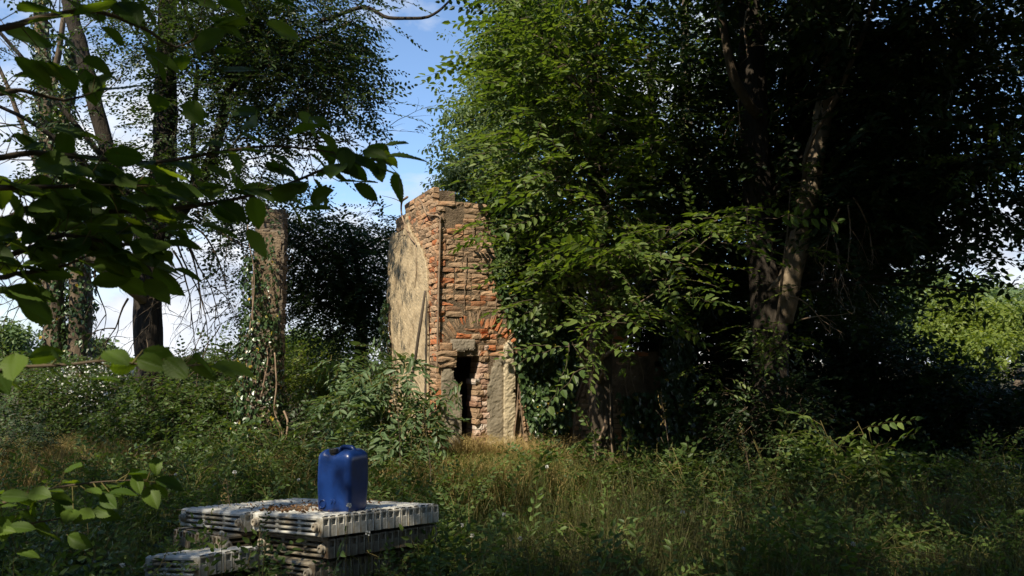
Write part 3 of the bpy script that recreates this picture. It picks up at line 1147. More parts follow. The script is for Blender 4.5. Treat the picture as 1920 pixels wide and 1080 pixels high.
tube(mb, [P(600, 40, 12), P(680, 15, 11.9), P(730, 33, 11.8), P(790, 34, 11.7), P(822, 20, 11.6), P(850, -5, 11.6)], [.035, .032, .028, .024, .02, .014], 7, .1, wob=.02)
mb.build('limb', 'bark_dark', t1)

# ---- 2. ivy clad twin trunks, far left


def ivy_skin(mb, pts_r, n, rng, key=None, size=.075, thick=.05, mi=0, zmax=None, face=None):
    """ivy leaves over a tapered trunk: pts_r list of (point, radius)"""
    c = catmull([np.append(p, r) for p, r in pts_r], .1)
    lv, lf, _, _ = leaf_tpl(1, .85, .15, .25)
    i = rng.randint(0, len(c) - 1, n)
    t = rng.rand(n)[:, None]
    q = c[i] * (1 - t) + c[i + 1] * t
    a = rng.uniform(0, 2 * PI, n)
    d = np.stack([np.cos(a), np.sin(a), np.zeros(n)], -1)
    pos = q[:, :3] + d * (q[:, 3:4] + rng.uniform(.01, thick, (n, 1)))
    x = nrm(np.array([0, 0, -1.0]) + rng.normal(size=(n, 3)) * .55 + d * .35)
    up = nrm(d + rng.normal(size=(n, 3)) * .35 + np.array([0, 0, .35]))
    M = rot_from(x, up) * (size * rng.uniform(.6, 1.25, n))[:, None, None]
    mb.inst([(lv, lf, mi, False)], M, pos)


b = base_at(125, 15.5)
t2 = thing('ivy_covered_tree', 'bare twin trunk tree wrapped in ivy, beyond the hedge at far left', 'tree', b)
S1 = [(108, 850, 15.5, 44), (104, 700, 15.5, 38), (101, 560, 15.5, 36), (96, 400, 15.5, 32), (88, 250, 15.5, 30), (80, 100, 15.5, 26), (72, -40, 15.5, 20), (66, -250, 15.5, 8)]
S2 = [(140, 850, 15.6, 48), (146, 700, 15.6, 42), (150, 560, 15.6, 40), (147, 430, 15.6, 34), (128, 330, 15.6, 26), (120, 230, 15.6, 20), (138, 80, 15.6, 16), (146, -60, 15.6, 10)]
trunk_tube(t2, S1, 'bark_brown', 'trunk', 10)
trunk_tube(t2, S2, 'bark_brown', 'trunk', 10)
trunk_tube(t2, [(120, 300, 15.6, 14), (100, 200, 15.5, 12), (115, 60, 15.4, 10), (130, -40, 15.4, 6)], 'bark_brown', 'limb', 8)
trunk_tube(t2, [(85, 350, 15.5, 12), (40, 230, 15.3, 9), (0, 130, 15.1, 7), (-40, 60, 15, 5)], 'bark_brown', 'limb', 8)
mb = MB()
for S, n in ((S1, 2600), (S2, 2600)):
    ivy_skin(mb, [(P(*p[:3]), p[3] / 2 * p[2] / F_PX) for p in S[:-1]], n, rt, size=.085, thick=.10)
mb.build('ivy', 'leaf_ivy', t2)
mb = MB()
for (px, py, dx, dz, ln) in [(100, 200, -.7, .3, 1.5), (70, 100, -.6, .5, 1.4), (160, 200, .6, .6, 1.5), (150, 60, .5, .6, 1.3), (85, 300, -.9, -.1, 1.5), (160, 330, .8, .2, 1.2), (30, 200, -.4, .6, 1.2), (100, 90, .4, .7, 1.0),
                             (90, 470, -.9, -.3, 1.6), (90, 430, -.8, -.5, 1.7), (165, 480, .5, -.3, 1), (95, 540, -.8, -.4, 1.1)]:
    twigs(mb, P(px, py, 15.5), np.array([dx, rt.normal() * .3, dz]), ln, .016, 3, rt, 0, 0, .7)
mb.build('bare_twigs', 'twig', t2)

# ---- 4. dark leafy tree between pillar and ruin
b = base_at(668, 15)
t4 = thing('tree', 'dark leafy small tree filling the gap between brick pillar and ruin', 'tree', b)
trunk_tube(t4, [(668, 840, 15, 34), (672, 700, 15, 28), (680, 600, 15, 16), (670, 500, 15, 10), (650, 420, 15, 8)], 'bark_dark')
trunk_tube(t4, [(678, 620, 15, 18), (640, 550, 14.8, 14), (580, 480, 14.6, 10), (500, 430, 14.4, 6)], 'bark_dark', 'limb', 8)
crown(t4, pcs([(590, 480, 14.7, 75, 65, 1, 150), (650, 510, 15, 80, 85, 1.2, 230), (700, 520, 15, 50, 90, 1, 190), (590, 560, 14.8, 60, 50, .9, 110), (680, 610, 15, 55, 50, .9, 120), (700, 430, 15, 32, 22, .4, 22), (560, 430, 14.6, 60, 24, .6, 50),
               (490, 430, 14.4, 55, 30, .6, 45), (450, 470, 14.4, 30, 50, .5, 34), (460, 560, 14.4, 24, 60, .4, 30), (690, 405, 15, 12, 16, .2, 7), (640, 440, 15, 60, 20, .5, 40)]), 'small', ['leaf_dark', 'twig'], scale=(1.1, 1.75), droop=.1, mult=2.1)

# ---- 5. sunlit light green tree behind the ruin
b = base_at(905, 16.5)
t5 = thing('tree', 'tall sunlit light green tree rising behind the brick ruin against blue sky', 'tree', b)
trunk_tube(t5, [(905, 830, 16.5, 40), (905, 600, 16.5, 36), (915, 400, 16.5, 28), (930, 200, 16.5, 20), (950, 0, 16.5, 12), (960, -200, 16.5, 6)], 'bark_brown')
ls = pcs([(850, 320, 16, 60, 45, .8, 120), (830, 350, 15.8, 50, 25, .6, 70), (880, 250, 16, 60, 60, .9, 130), (845, 210, 16.2, 40, 40, .6, 70), (900, 150, 16.3, 60, 55, .9, 130), (935, 80, 16.4, 65, 55, .9, 140), (900, 360, 15.8, 80, 30, .8, 120),
          (960, 200, 16.2, 70, 70, 1, 160), (960, 320, 16, 70, 60, 1, 150), (980, 20, 16.5, 70, 50, 1, 130), (1010, 110, 16.5, 60, 80, 1, 130), (1030, 240, 16.5, 50, 80, 1, 110), (880, 100, 16.3, 30, 28, .4, 32), (930, 30, 16.5, 30, 25, .4, 26),
          (830, 250, 16.2, 22, 18, .3, 16), (815, 185, 16.2, 16, 14, .2, 8), (1000, -80, 16.5, 80, 60, 1.2, 90)])
ls = [(c + np.array([.42, 0, 0]), r, n) for c, r, n in ls]
for c, r, n in ls[::2]:
    limb(t5, P(908 + (c[2] - 5) * 4, 680 - (c[2] - 2.4) * F_PX / 16.5, 16.5), c, .05, .012, 'bark_brown')
crown(t5, ls, 'maple', ['leaf_light', 'twig'], scale=(.9, 1.4), droop=0, mult=1.5, jit=.6, layer=(.26, .12, 7))

# ---- 6. light tree seen through the gap at upper right
b = base_at(1290, 19)
t6 = thing('tree', 'light green tree glimpsed through the dark crowns right of centre', 'tree', b)
trunk_tube(t6, [(1290, 800, 19, 36), (1290, 400, 19, 28), (1285, 100, 19, 18), (1285, -150, 19, 8)], 'bark_brown')
crown(t6, pcs([(1270, 90, 19, 60, 90, 1, 110), (1330, 150, 19, 70, 90, 1, 100), (1215, 60, 19, 50, 70, 1, 80), (1290, 250, 19, 100, 70, 1, 100), (1430, 330, 19, 90, 80, 1, 90), (1400, 60, 19, 80, 80, 1, 60), (1350, 450, 19, 120, 90, 1.2, 120), (1200, 300, 19, 90, 130, 1.2, 160),
               (1250, 520, 19, 120, 120, 1.2, 170)]), 'locust', ['leaf_light', 'twig'], scale=(1, 1.6), droop=.15)

# ---- 7. hornbeam in front of the ruin
HY = 10.2
b = base_at(1130, HY)
t7 = thing('hornbeam_tree', 'hornbeam with a fluted trunk and bright sunlit leaf sprays in front of the ivy wall', 'tree', b)
trunk_tube(t7, [(1131, 930, HY, 70), (1131, 900, HY, 54), (1131, 850, HY, 44), (1129, 760, HY, 41), (1128, 650, HY, 40), (1126, 520, HY, 36), (1128, 400, HY, 34), (1122, 300, HY, 32), (1117, 200, HY, 30), (1114, 60, HY, 28), (1112, -80, HY, 24), (1108, -350, HY, 12)], 'bark_mid', 'trunk', 18, .09, .12)
mb = MB()
for pts, r in [([(1105, 925), (1112, 880), (1118, 850), (1126, 820), (1134, 800), (1138, 780)], .018), ([(1090, 920), (1104, 895), (1112, 870)], .022), ([(1118, 900), (1121, 860), (1120, 830)], .012), ([(1150, 900), (1148, 850), (1146, 800), (1144, 720)], .010)]:
    tube(mb, [P(x, y, HY - .20) for x, y in pts], [r * (1 - .5 * i / len(pts)) for i in range(len(pts))], 6, .05, wob=.02, lump=.25)
mb.build('climbing_root', 'root', t7)
horn_main = pcs([(1030, 480, 9.9, 50, 75, .5, 66), (1085, 400, 9.4, 60, 60, .6, 76), (1000, 300, 9.9, 60, 60, .7, 80), (1060, 220, 9.5, 80, 70, .8, 120), (980, 200, 10, 50, 50, .6, 60), (1040, 100, 9.6, 80, 60, .8, 110), (990, 60, 10, 50, 60, .6, 50), (1100, 330, 9.2, 60, 60, .7, 80), (1120, 140, 9.5, 60, 70, .8, 66),
                 (1060, 20, 9.6, 80, 50, .8, 90), (950, 110, 10.4, 40, 50, .5, 36), (1170, 260, 9.6, 40, 50, .5, 18), (1150, 380, 9, 60, 26, .6, 40), (1080, 560, 9.3, 55, 22, .5, 26), (1160, 480, 8.8, 70, 26, .6, 48), (1075, 640, 9.2, 34, 10, .3, 8),
                 (1240, 545, 8.7, 60, 22, .5, 34), (1290, 425, 8.5, 75, 18, .5, 36), (1200, 590, 8.6, 40, 18, .4, 14), (1100, 490, 9.1, 50, 30, .5, 34), (1340, 440, 8.4, 34, 14, .3, 14), (1140, 640, 8.8, 36, 10, .3, 8), (1100, 580, 9, 50, 20, .4, 20), (1250, 480, 8.6, 50, 16, .4, 18)])
for c, r, n in horn_main:
    s_ = c + (np.array([PX(1120, HY), HY, 0]) - c) * .85
    s_[2] = max(1.2, c[2] - .5)
    s_[:2] = [PX(1122, HY), HY]
    limb(t7, s_, c, .030, .006, 'bark_brown', bend=.08, sides=6)
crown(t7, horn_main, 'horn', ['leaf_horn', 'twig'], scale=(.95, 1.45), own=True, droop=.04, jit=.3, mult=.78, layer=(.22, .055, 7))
crown(t7, [wc(.9, 10.4, 8.2, 2.0, 1.8, 1.5, 240), wc(1.6, 10.8, 6.6, 1.6, 1.5, 1.5, 220), wc(1.9, 11, 4.8, 1.2, 1.0, 1.4, 150)], 'horn', ['leaf_horn', 'twig'], 'upper_crown', scale=(.9, 1.3))
crown(t7, pcs([(1030, 420, 10.9, 80, 160, .4, 150), (1060, 180, 10.9, 110, 140, .4, 190), (1160, 300, 10.6, 70, 200, .5, 170), (1060, 20, 10.8, 120, 80, .5, 110)]), 'horn', ['leaf_dark', 'twig'], 'inner_crown', scale=(.9, 1.3), droop=.1)  # darker leaf backing: the crown's inner shade put into the colour

# ---- 8. great dark tree on the right
TY = 10.3
b = base_at(1440, TY)
t8 = thing('great_tree', 'great dark tree with forked leaning trunks whose crown shades the right half', 'tree', b)
trunk_tube(t8, [(1440, 930, TY, 88), (1440, 860, TY, 68), (1442, 760, TY, 60), (1446, 650, TY, 58), (1440, 580, TY, 58), (1428, 480, TY, 48), (1420, 350, TY, 48), (1414, 200, TY, 48), (1408, 0, TY, 42), (1400, -250, TY, 30), (1395, -600, TY, 10)], 'bark_dark', 'trunk', 18, .07, .14)
trunk_tube(t8, [(1462, 600, TY, 48), (1478, 540, TY - .1, 42), (1492, 470, TY - .2, 38), (1508, 400, TY - .2, 36), (1528, 300, TY - .2, 34), (1548, 180, TY - .2, 32), (1562, 50, TY - .2, 30), (1580, -200, TY - .2, 20), (1600, -500, TY, 8)], 'bark_pale', 'stem', 14, .05, .14)  # pale stem against dark trunk bark: sun and shade put into the colours
trunk_tube(t8, [(1500, 420, TY + .5, 30), (1497, 300, TY + .6, 32), (1492, 150, TY + .6, 30), (1488, -50, TY + .6, 24), (1480, -350, TY + .6, 10)], 'bark_dark', 'stem', 12, .05, .12)
trunk_tube(t8, [(1508, 335, TY - .7, 9), (1512, 290, TY - .8, 10), (1535, 235, TY - .9, 11), (1572, 175, TY - 1, 11), (1600, 110, TY - 1.1, 10), (1625, 40, TY - 1.2, 9), (1645, -40, TY - 1.3, 7)], 'bark_brown', 'limb', 8, .03, .2)
trunk_tube(t8, [(1418, 215, TY - .2, 20), (1395, 185, TY - .4, 20), (1372, 130, TY - .6, 17), (1355, 50, TY - .7, 15), (1342, -40, TY - .8, 12)], 'bark_brown', 'limb', 9, .04, .2)
o = trunk_tube(t8, [(1440, 545, TY - .33, 4), (1455, 528, TY - .38, 8), (1464, 514, TY - .42, 3)], 'bark_pale', 'broken_stub', 6, .02, .2)
mb = MB()
for (px, py, dx, dz, ln) in [(1385, 185, -.1, -1, .4), (1590, 380, .1, -1, .8), (1575, 390, -.2, -1, .7), (1600, 370, .2, -1, .8), (1560, 420, 0, -1, .7), (1400, 20, -.3, -.5, .5), (1480, 555, .8, .1, .5), (1500, 600, .8, .2, .4)]:
    twigs(mb, P(px, py, TY - .9), np.array([dx, rt.normal() * .2, dz]), ln, .012, 2, rt, 0, -.2, .5)
mb.build('hanging_root', 'root', t8)
big = pcs([(1700, 60, 10, 150, 110, 1.6, 260), (1850, 60, 10, 120, 90, 1.2, 90), (1600, 150, 10.4, 110, 130, 1.4, 260), (1720, 230, 10, 120, 80, 1.3, 230), (1650, 330, 10.2, 110, 100, 1.3, 260), (1780, 340, 9.8, 110, 60, .8, 100), (1880, 330, 9.5, 80, 50, .7, 40), (1670, 410, 10, 90, 36, 1, 90), (1830, 410, 9.6, 60, 30, .6, 34),
           (1590, 450, 10.4, 70, 70, 1, 110), (1845, 470, 9.4, 50, 26, .5, 30), (1895, 500, 9.3, 40, 18, .4, 16), (1790, 130, 10, 90, 50, .8, 50), (1500, 60, 11.2, 130, 130, 1.3, 260), (1350, 60, 11.2, 90, 90, 1.2, 130), (1330, 330, 11.4, 90, 110, 1.2, 200),
           (1480, 260, 11.6, 110, 120, 1.2, 220), (1560, 330, 11.4, 80, 110, 1.2, 160), (1250, 250, 11.6, 70, 120, 1, 150), (1740, 475, 9.8, 40, 18, .5, 14), (1855, 550, 9.2, 16, 30, .3, 10), (1270, 480, 11.8, 90, 100, 1, 160), (1400, 460, 11.8, 100, 90, 1, 170), (1540, 520, 11.2, 70, 60, 1, 80)])
for c, r, n in big[::2]:
    limb(t8, P(1430 + (c[0] - 3) * 8, 560 - max(0, c[2] - 2.6) * 70, TY), c, .035, .008, 'bark_dark', bend=.1)
big_up = [wc(4.5, 8.6, 6.6, 2.6, 2.4, 1.4, 420), wc(6.6, 9.0, 6.8, 2.4, 2.4, 1.5, 320), wc(3, 9.4, 7.6, 2.2, 2.2, 1.5, 330), wc(5, 7.0, 7.6, 2.6, 2.2, 1.4, 380), wc(2.4, 6.8, 7.8, 1.8, 2, 1.2, 230), wc(7.5, 7, 7.5, 2, 2, 1.5, 200), wc(4, 9, 9.6, 3.4, 3, 1.8, 420), wc(1.5, 6.8, 6.4, 1.6, 1.5, .9, 300), wc(3.2, 6.2, 5.9, 1.8, 1.4, .7, 260), wc(5.2, 6.4, 5.9, 1.6, 1.4, .7, 200)]
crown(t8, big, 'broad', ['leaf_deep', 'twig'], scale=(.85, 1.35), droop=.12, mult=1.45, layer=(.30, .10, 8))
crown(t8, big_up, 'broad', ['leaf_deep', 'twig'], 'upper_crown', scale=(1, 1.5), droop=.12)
lowb = pcs([(1470, 640, 9.3, 60, 18, .4, 20), (1480, 350, 9.4, 30, 26, .3, 12), (1500, 465, 9.3, 24, 12, .2, 6), (1850, 300, 8.4, 60, 22, .4, 22), (1510, 535, 9.4, 18, 8, .2, 4), (1420, 615, 9.3, 30, 26, .3, 10), (1340, 690, 9.6, 30, 60, .3, 14)])
for c, r, n in lowb:
    lit(c, .22)
for c, r, n in lowb[:2]:
    limb(t8, P(1450, 660, TY - .25), c, .02, .006, 'bark_brown', bend=.06)
crown(t8, lowb, 'horn', ['leaf_horn', 'twig'], 'low_sprays', scale=(.6, .95), own=True, droop=.02, jit=.3)

# ---- offstage neighbours that shade the clearing, outside the frame to the left and overhead
b = np.array([-6.4, 2.2, 0])
t9 = thing('tree', 'leafy tree standing just outside the left edge of the clearing', 'tree', b)
trunk_tube(t9, [('w', -6.4, 2.2, -.1, .26), ('w', -6.3, 2.3, 3, .2), ('w', -6.2, 2.6, 6, .13), ('w', -6.1, 2.6, 9, .04)], 'bark_dark')
crown(t9, [wc(-6.2, 3.2, 6.2, 2.4, 2.2, 1.6, 420), wc(-5.2, 1.6, 7.6, 2.6, 2.2, 1.6, 420), wc(-7.6, 5.2, 6.6, 2.0, 2.2, 1.6, 330), wc(-8.4, 8.0, 7.6, 2.0, 2.2, 1.8, 300), wc(-4.6, 0.2, 5.4, 2, 1.6, 1.2, 260)], 'broad', ['leaf_dark', 'twig'], scale=(.9, 1.4), mult=1.3)
for c in [(-6.2, 3.2, 6.2), (-5.2, 1.6, 7.6), (-7.6, 5.2, 6.6), (-8.4, 8, 7.6)]:
    limb(t9, (-6.3, 2.4, 4), c, .07, .02, 'bark_dark')
b = np.array([-1.6, -2.4, 0])
t10 = thing('tree', 'tall leafy tree standing behind the viewer', 'tree', b)
trunk_tube(t10, [('w', -1.6, -2.4, -.1, .3), ('w', -1.5, -2.2, 3, .24), ('w', -1.2, -1.6, 6, .16), ('w', -.8, -1, 9, .05)], 'bark_dark')
crown(t10, [wc(-1.6, .6, 6.2, 2.2, 1.8, 1.2, 330), wc(.8, 1.4, 6.6, 2.0, 1.8, 1.2, 280), wc(2.6, 1.8, 7.2, 2.0, 2.0, 1.3, 260), wc(-.6, -1.4, 7.8, 3, 2.4, 1.6, 420), wc(2.2, -.8, 5.6, 2, 1.6, 1.2, 240), wc(4.6, 2.4, 7.4, 1.8, 1.8, 1.2, 180), wc(.5, 3.2, 6.6, 2, 1.4, .8, 220)], 'broad', ['leaf_dark', 'twig'], scale=(.9, 1.4), mult=1.7)
for c in [(-1.6, .6, 6.2), (.8, 1.4, 6.6), (2.6, 1.8, 7.2), (2.2, -.8, 5.6)]:
    limb(t10, (-1.4, -2, 4), c, .07, .02, 'bark_dark')

# the wood that closes the clearing behind and beside the viewer
for i, (x, y, r_, lab) in enumerate([(-10.5, -7, 4.2, 'big leafy tree of the wood behind the viewer, far to the left'), (-3.5, -11, 4.5, 'big leafy tree of the wood directly behind the viewer'), (4.5, -10, 4.3, 'big leafy tree of the wood behind the viewer, to the right'),
                                   (11, -5, 4.2, 'big leafy tree of the wood right of the viewer'), (13.5, 3, 4.2, 'big leafy tree outside the right edge of the view'), (-14, 1, 3.8, 'big leafy tree outside the left edge of the view')]):
    t = thing('tree', lab, 'tree', (x, y, 0), 'trees of the wood behind the viewer')
    trunk_tube(t, [('w', x, y, -.2, .35), ('w', x + .2, y, 4, .28), ('w', x, y + .2, 8, .16), ('w', x, y, 11, .05)], 'bark_dark', 'trunk', 8, step=.5)
    crown(t, [wc(x, y, 6.5, r_, r_ * .8, 4.2, 1100), wc(x, y, 2.2, r_ * .95, r_ * .7, 2.2, 700)], 'far', ['leaf_dark'], keepers=True, scale=(.8, 1.3), shell=2.6)

# ================================================================== SHRUBS AND BACKGROUND


def shrub(name, label, cat, clumps, key, mats, group=None, scale=(.8, 1.2), droop=.0, stems=5, stem_mat='twig', foli='foliage', mult=1.0, jit=.5, keepers=True, stem_r=.014):
    c0 = np.mean([c for c, r, n in clumps], axis=0)
    base = np.array([c0[0], c0[1], 0])
    t = thing(name, label, cat, base, group)
    crown(t, clumps, key, mats, foli, scale=scale, droop=droop, mult=mult, jit=jit, keepers=keepers)
    mb = MB()
    for i in range(stems):
        c, r, n = clumps[i % len(clumps)]
        e = c + RS.normal(size=3) * r * .4
        s = base + RS.normal(size=3) * np.array([.15, .15, 0])
        tube(mb, [s, (s + e) / 2 + RS.normal(size=3) * .06, e], [stem_r, stem_r * .7, stem_r * .3], 5, .2)
    mb.build('stems', stem_mat, t)
    return t


BR = ['leaf_bramble', 'twig']
G1 = 'bramble bushes of the hedge'
shrub('bramble_bush', 'low bramble bush at far left below the ivy covered twin trunk', 'bush', pcs([(20, 730, 14, 70, 55, .8, 110), (80, 770, 13.6, 70, 50, .8, 110), (10, 690, 15, 60, 30, .7, 60)]), 'bramble', BR, G1, mult=1.7)
t = shrub('flowering_bush', 'bush sprinkled with small white blossom in front of the ivy covered twin trunk', 'bush', pcs([(150, 715, 14.2, 80, 45, .8, 130), (230, 710, 14.2, 70, 45, .8, 120), (200, 770, 13.6, 90, 50, .8, 150)]), 'bramble', BR, None, mult=1.7)
mb = MB()
lvp, lfp, _, _ = leaf_tpl(1, .9, .1, .1)
for c, r, n in pcs([(150, 705, 13.7, 80, 38, .5, 260), (225, 700, 13.7, 55, 36, .5, 240), (190, 745, 13.2, 80, 40, .5, 140)]):
    p, d = clump_points(c, r, n, 3)
    M = rot_from(nrm(RS.normal(size=(n, 3))), nrm(RS.normal(size=(n, 3)) + np.array([-.3, -.8, .6]))) * RS.uniform(.022, .05, n)[:, None, None]
    mb.inst([(lvp, lfp, 0, False)], M, p)
mb.build('blossom', 'petal', t)
shrub('bramble_bush', 'bramble bush at the foot of the dark many stemmed tree', 'bush', pcs([(330, 745, 12.6, 80, 50, .7, 150), (280, 790, 12.2, 80, 45, .7, 140), (370, 790, 12.2, 70, 50, .7, 130)]), 'bramble', BR, G1, mult=1.8)
shrub('bramble_bush', 'dense bramble bush touching the left side of the brick pillar', 'bush', pcs([(425, 760, 12.3, 45, 60, .6, 110), (400, 830, 11.6, 60, 45, .6, 100), (440, 840, 11.5, 40, 40, .5, 70)]), 'bramble', BR, G1, mult=1.8)
shrub('bush', 'sunlit bush on the skyline between dark trunk and brick pillar', 'bush', pcs([(400, 690, 18, 60, 32, .9, 110), (440, 680, 18, 40, 34, .8, 80), (345, 700, 18, 50, 26, .8, 80), (455, 660, 18, 25, 20, .5, 20)]), 'bramble', ['leaf_far', 'twig'], None, scale=(.9, 1.5), mult=1.7)
shrub('bush', 'sunlit yellow green bush seen between brick pillar and elder', 'bush', pcs([(580, 690, 17.5, 60, 50, 1, 160), (640, 700, 17.5, 60, 50, 1, 160), (550, 740, 17, 40, 50, .9, 100), (600, 650, 17.6, 40, 20, .6, 40)]), 'bramble', ['leaf_yellow', 'twig'], None, scale=(.9, 1.5), mult=1.7)
shrub('bramble_bush', 'shaded bramble bush right of the brick pillar behind the blue canister', 'bush', pcs([(570, 800, 12, 50, 50, .6, 110), (600, 850, 11.4, 70, 40, .6, 110), (560, 860, 11.2, 40, 34, .5, 60)]), 'bramble', ['leaf_dark', 'twig'], G1, mult=1.8)  # darker leaf than the other brambles: shade put into the colour
shrub('bush', 'dark rounded bush at the extreme left edge beside the dry grass patch', 'bush', pcs([(15, 835, 11.5, 40, 42, .5, 120), (40, 850, 11.3, 28, 26, .4, 60)]), 'small', ['leaf_deep', 'twig'], None, mult=1.8)
# far trees
G2 = 'trees on the horizon'
for px, py, Y, rx, ry, n, lab, mt in [(30, 650, 60, 60, 45, 150, 'rounded green tree on the left horizon at the picture edge', 'leaf_far'), (120, 655, 66, 50, 40, 120, 'green tree on the horizon behind the ivy covered twin trunk', 'leaf_far'),
                                      (195, 665, 60, 40, 40, 100, 'small green tree on the horizon right of the twin trunk', 'leaf_far'), (550, 650, 62, 60, 40, 120, 'pale tree on the horizon seen right of the brick pillar', 'leaf_light'),
                                      (1710, 585, 40, 85, 80, 360, 'pale green tree in sun beyond the dark bushes at right', 'leaf_light'), (1810, 600, 44, 80, 75, 300, 'hazy tree in sun left of the right edge', 'leaf_light'),
                                      (1900, 610, 40, 60, 60, 200, 'pale tree in sun cut by the right edge', 'leaf_light'), (1930, 560, 60, 60, 30, 80, 'distant grey green tree high at the right edge', 'leaf_light')]:
    c, r = px_clump(px, py, Y, rx, ry, rx * Y / F_PX * .8)
    t = thing('tree', lab, 'tree', (c[0], c[1], 0), G2)
    cl = []
    for i in range(9):
        d = nrm(RS.normal(size=3))
        cl.append((c + d * r * .55, r * .5, int(n / 6)))
    crown(t, cl, 'far', [mt], keepers=False, scale=(.9, 1.6), mult=1.6)
    trunk_tube(t, [('w', c[0], c[1], -.2, .3), ('w', c[0] + .1, c[1], c[2], .15)], 'bark_brown', 'trunk', 8, step=.8)
for px, py, Y, rx, ry, n, lab in [(1790, 590, 24, 45, 50, 120, 'bright yellow green bush in full sun beyond the shade at right'), (1880, 610, 23, 45, 40, 90, 'second yellow green bush in sun, nearest the right edge'), (1830, 660, 22, 70, 34, 110, 'low sunlit bush under the yellow green bushes at right')]:
    shrub('bush', lab, 'bush', pcs([(px, py, Y, rx, ry, 1, n), (px - 20, py + 30, Y - .4, rx, ry * .7, .9, n // 2)]), 'mid', ['leaf_yellow'], None, scale=(.8, 1.2), mult=1.5, keepers=False)
# dark understorey on the right
G3 = 'dark bushes under the great tree'
for rows, lab in [([(1215, 760, 13.4, 60, 110, .8, 200), (1200, 850, 12.6, 50, 60, .6, 90)], 'dark bush beside the dim plaster wall, just right of the hornbeam trunk'),
                  ([(1320, 700, 13.6, 80, 140, .9, 300), (1330, 820, 12.8, 70, 70, .7, 120)], 'dark bush left of the great forked tree'),
                  ([(1420, 740, 13.2, 70, 130, .8, 240), (1380, 600, 14, 80, 80, .9, 200)], 'dark bush directly behind the great forked trunk'),
                  ([(1540, 690, 13, 80, 140, .9, 280), (1560, 820, 12, 70, 60, .7, 130)], 'dark bush right of the great forked trunk'),
                  ([(1395, 780, 9.8, 40, 60, .3, 60), (1490, 770, 9.7, 34, 60, .3, 50)], 'added dark low foliage standing in for shade at the foot of the great forked trunk'),  # added dark leaves that stand in for shade before the trunk
                  ([(1605, 640, 13, 50, 80, 1, 180), (1650, 760, 12.6, 90, 90, .9, 240)], 'tall dark bush whose edge slopes down against the sunlit trees'),
                  ([(1730, 715, 12.8, 60, 50, .8, 140), (1780, 780, 12.2, 90, 80, .8, 230)], 'dark bush below the sunlit yellow green bushes'),
                  ([(1890, 750, 12, 60, 70, .8, 190)], 'dark bush cut by the right edge of the view')]:
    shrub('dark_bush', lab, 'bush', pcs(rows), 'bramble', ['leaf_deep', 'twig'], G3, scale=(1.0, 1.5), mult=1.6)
b = base_at(1250, 15.5)
for px, Y, rows, lab in [(1230, 15, [(1200, 420, 15, 110, 150, 1.1, 300), (1250, 600, 15, 110, 120, 1.1, 260), (1150, 560, 14.8, 60, 90, .8, 110)], 'dark tree behind the hornbeam and the ivy wall'),
                         (1500, 15.5, [(1430, 400, 15, 110, 170, 1.2, 320), (1560, 420, 15, 100, 150, 1.2, 280), (1500, 600, 15.5, 140, 100, 1.2, 300), (1390, 180, 15, 110, 130, 1, 170)], 'dark tree filling the gap behind the great forked trunk'),
                         (1625, 15, [(1620, 240, 14.5, 100, 150, 1.2, 200), (1590, 440, 14.5, 60, 90, 1, 120), (1730, 200, 14.5, 70, 90, 1, 50)], 'dark tree deep in shade behind the right hand crown')]:
    t = thing('tree', lab, 'tree', base_at(px, Y), 'dark background trees')
    trunk_tube(t, [(px, 850, Y, 30), (px, 500, Y, 24), (px - 10, 100, Y, 14)], 'bark_dark', 'trunk', 8, step=.3)
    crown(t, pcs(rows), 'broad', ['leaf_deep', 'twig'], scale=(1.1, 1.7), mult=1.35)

# elder by the ruin, grey green compound leaves
EL = pcs([(700, 715, 9.9, 50, 40, .5, 44), (655, 760, 9.8, 50, 50, .5, 48), (740, 765, 9.7, 55, 60, .5, 60), (795, 790, 9.6, 40, 34, .4, 28), (690, 835, 9.5, 80, 50, .5, 70), (770, 840, 9.4, 50, 34, .4, 34), (765, 690, 9.8, 28, 30, .3, 14), (845, 740, 9.5, 16, 14, .2, 6), (866, 715, 9.6, 5, 7, .08, 2), (690, 660, 10, 14, 14, .2, 6),
          (635, 690, 10, 30, 30, .3, 14), (720, 650, 9.9, 10, 12, .2, 4)])
t = shrub('elder_shrub', 'grey green shrub with hanging compound leaves against the foot of the plaster wall', 'shrub', EL, 'elder', ['leaf_elder', 'twig_green'], None, scale=(.8, 1.25), droop=.35, stems=9, stem_mat='twig_green', mult=1.25, keepers=False, jit=.7)

# ---- ivy over the ruin wall
def in_poly(x, y, poly):
    c = np.zeros(len(x), bool)
    j = len(poly) - 1
    for i in range(len(poly)):
        xi, yi = poly[i]
        xj, yj = poly[j]
        if yi != yj:
            c ^= ((yi > y) != (yj > y)) & (x < (xj - xi) * (y - yi) / (yj - yi) + xi)
        j = i
    return c


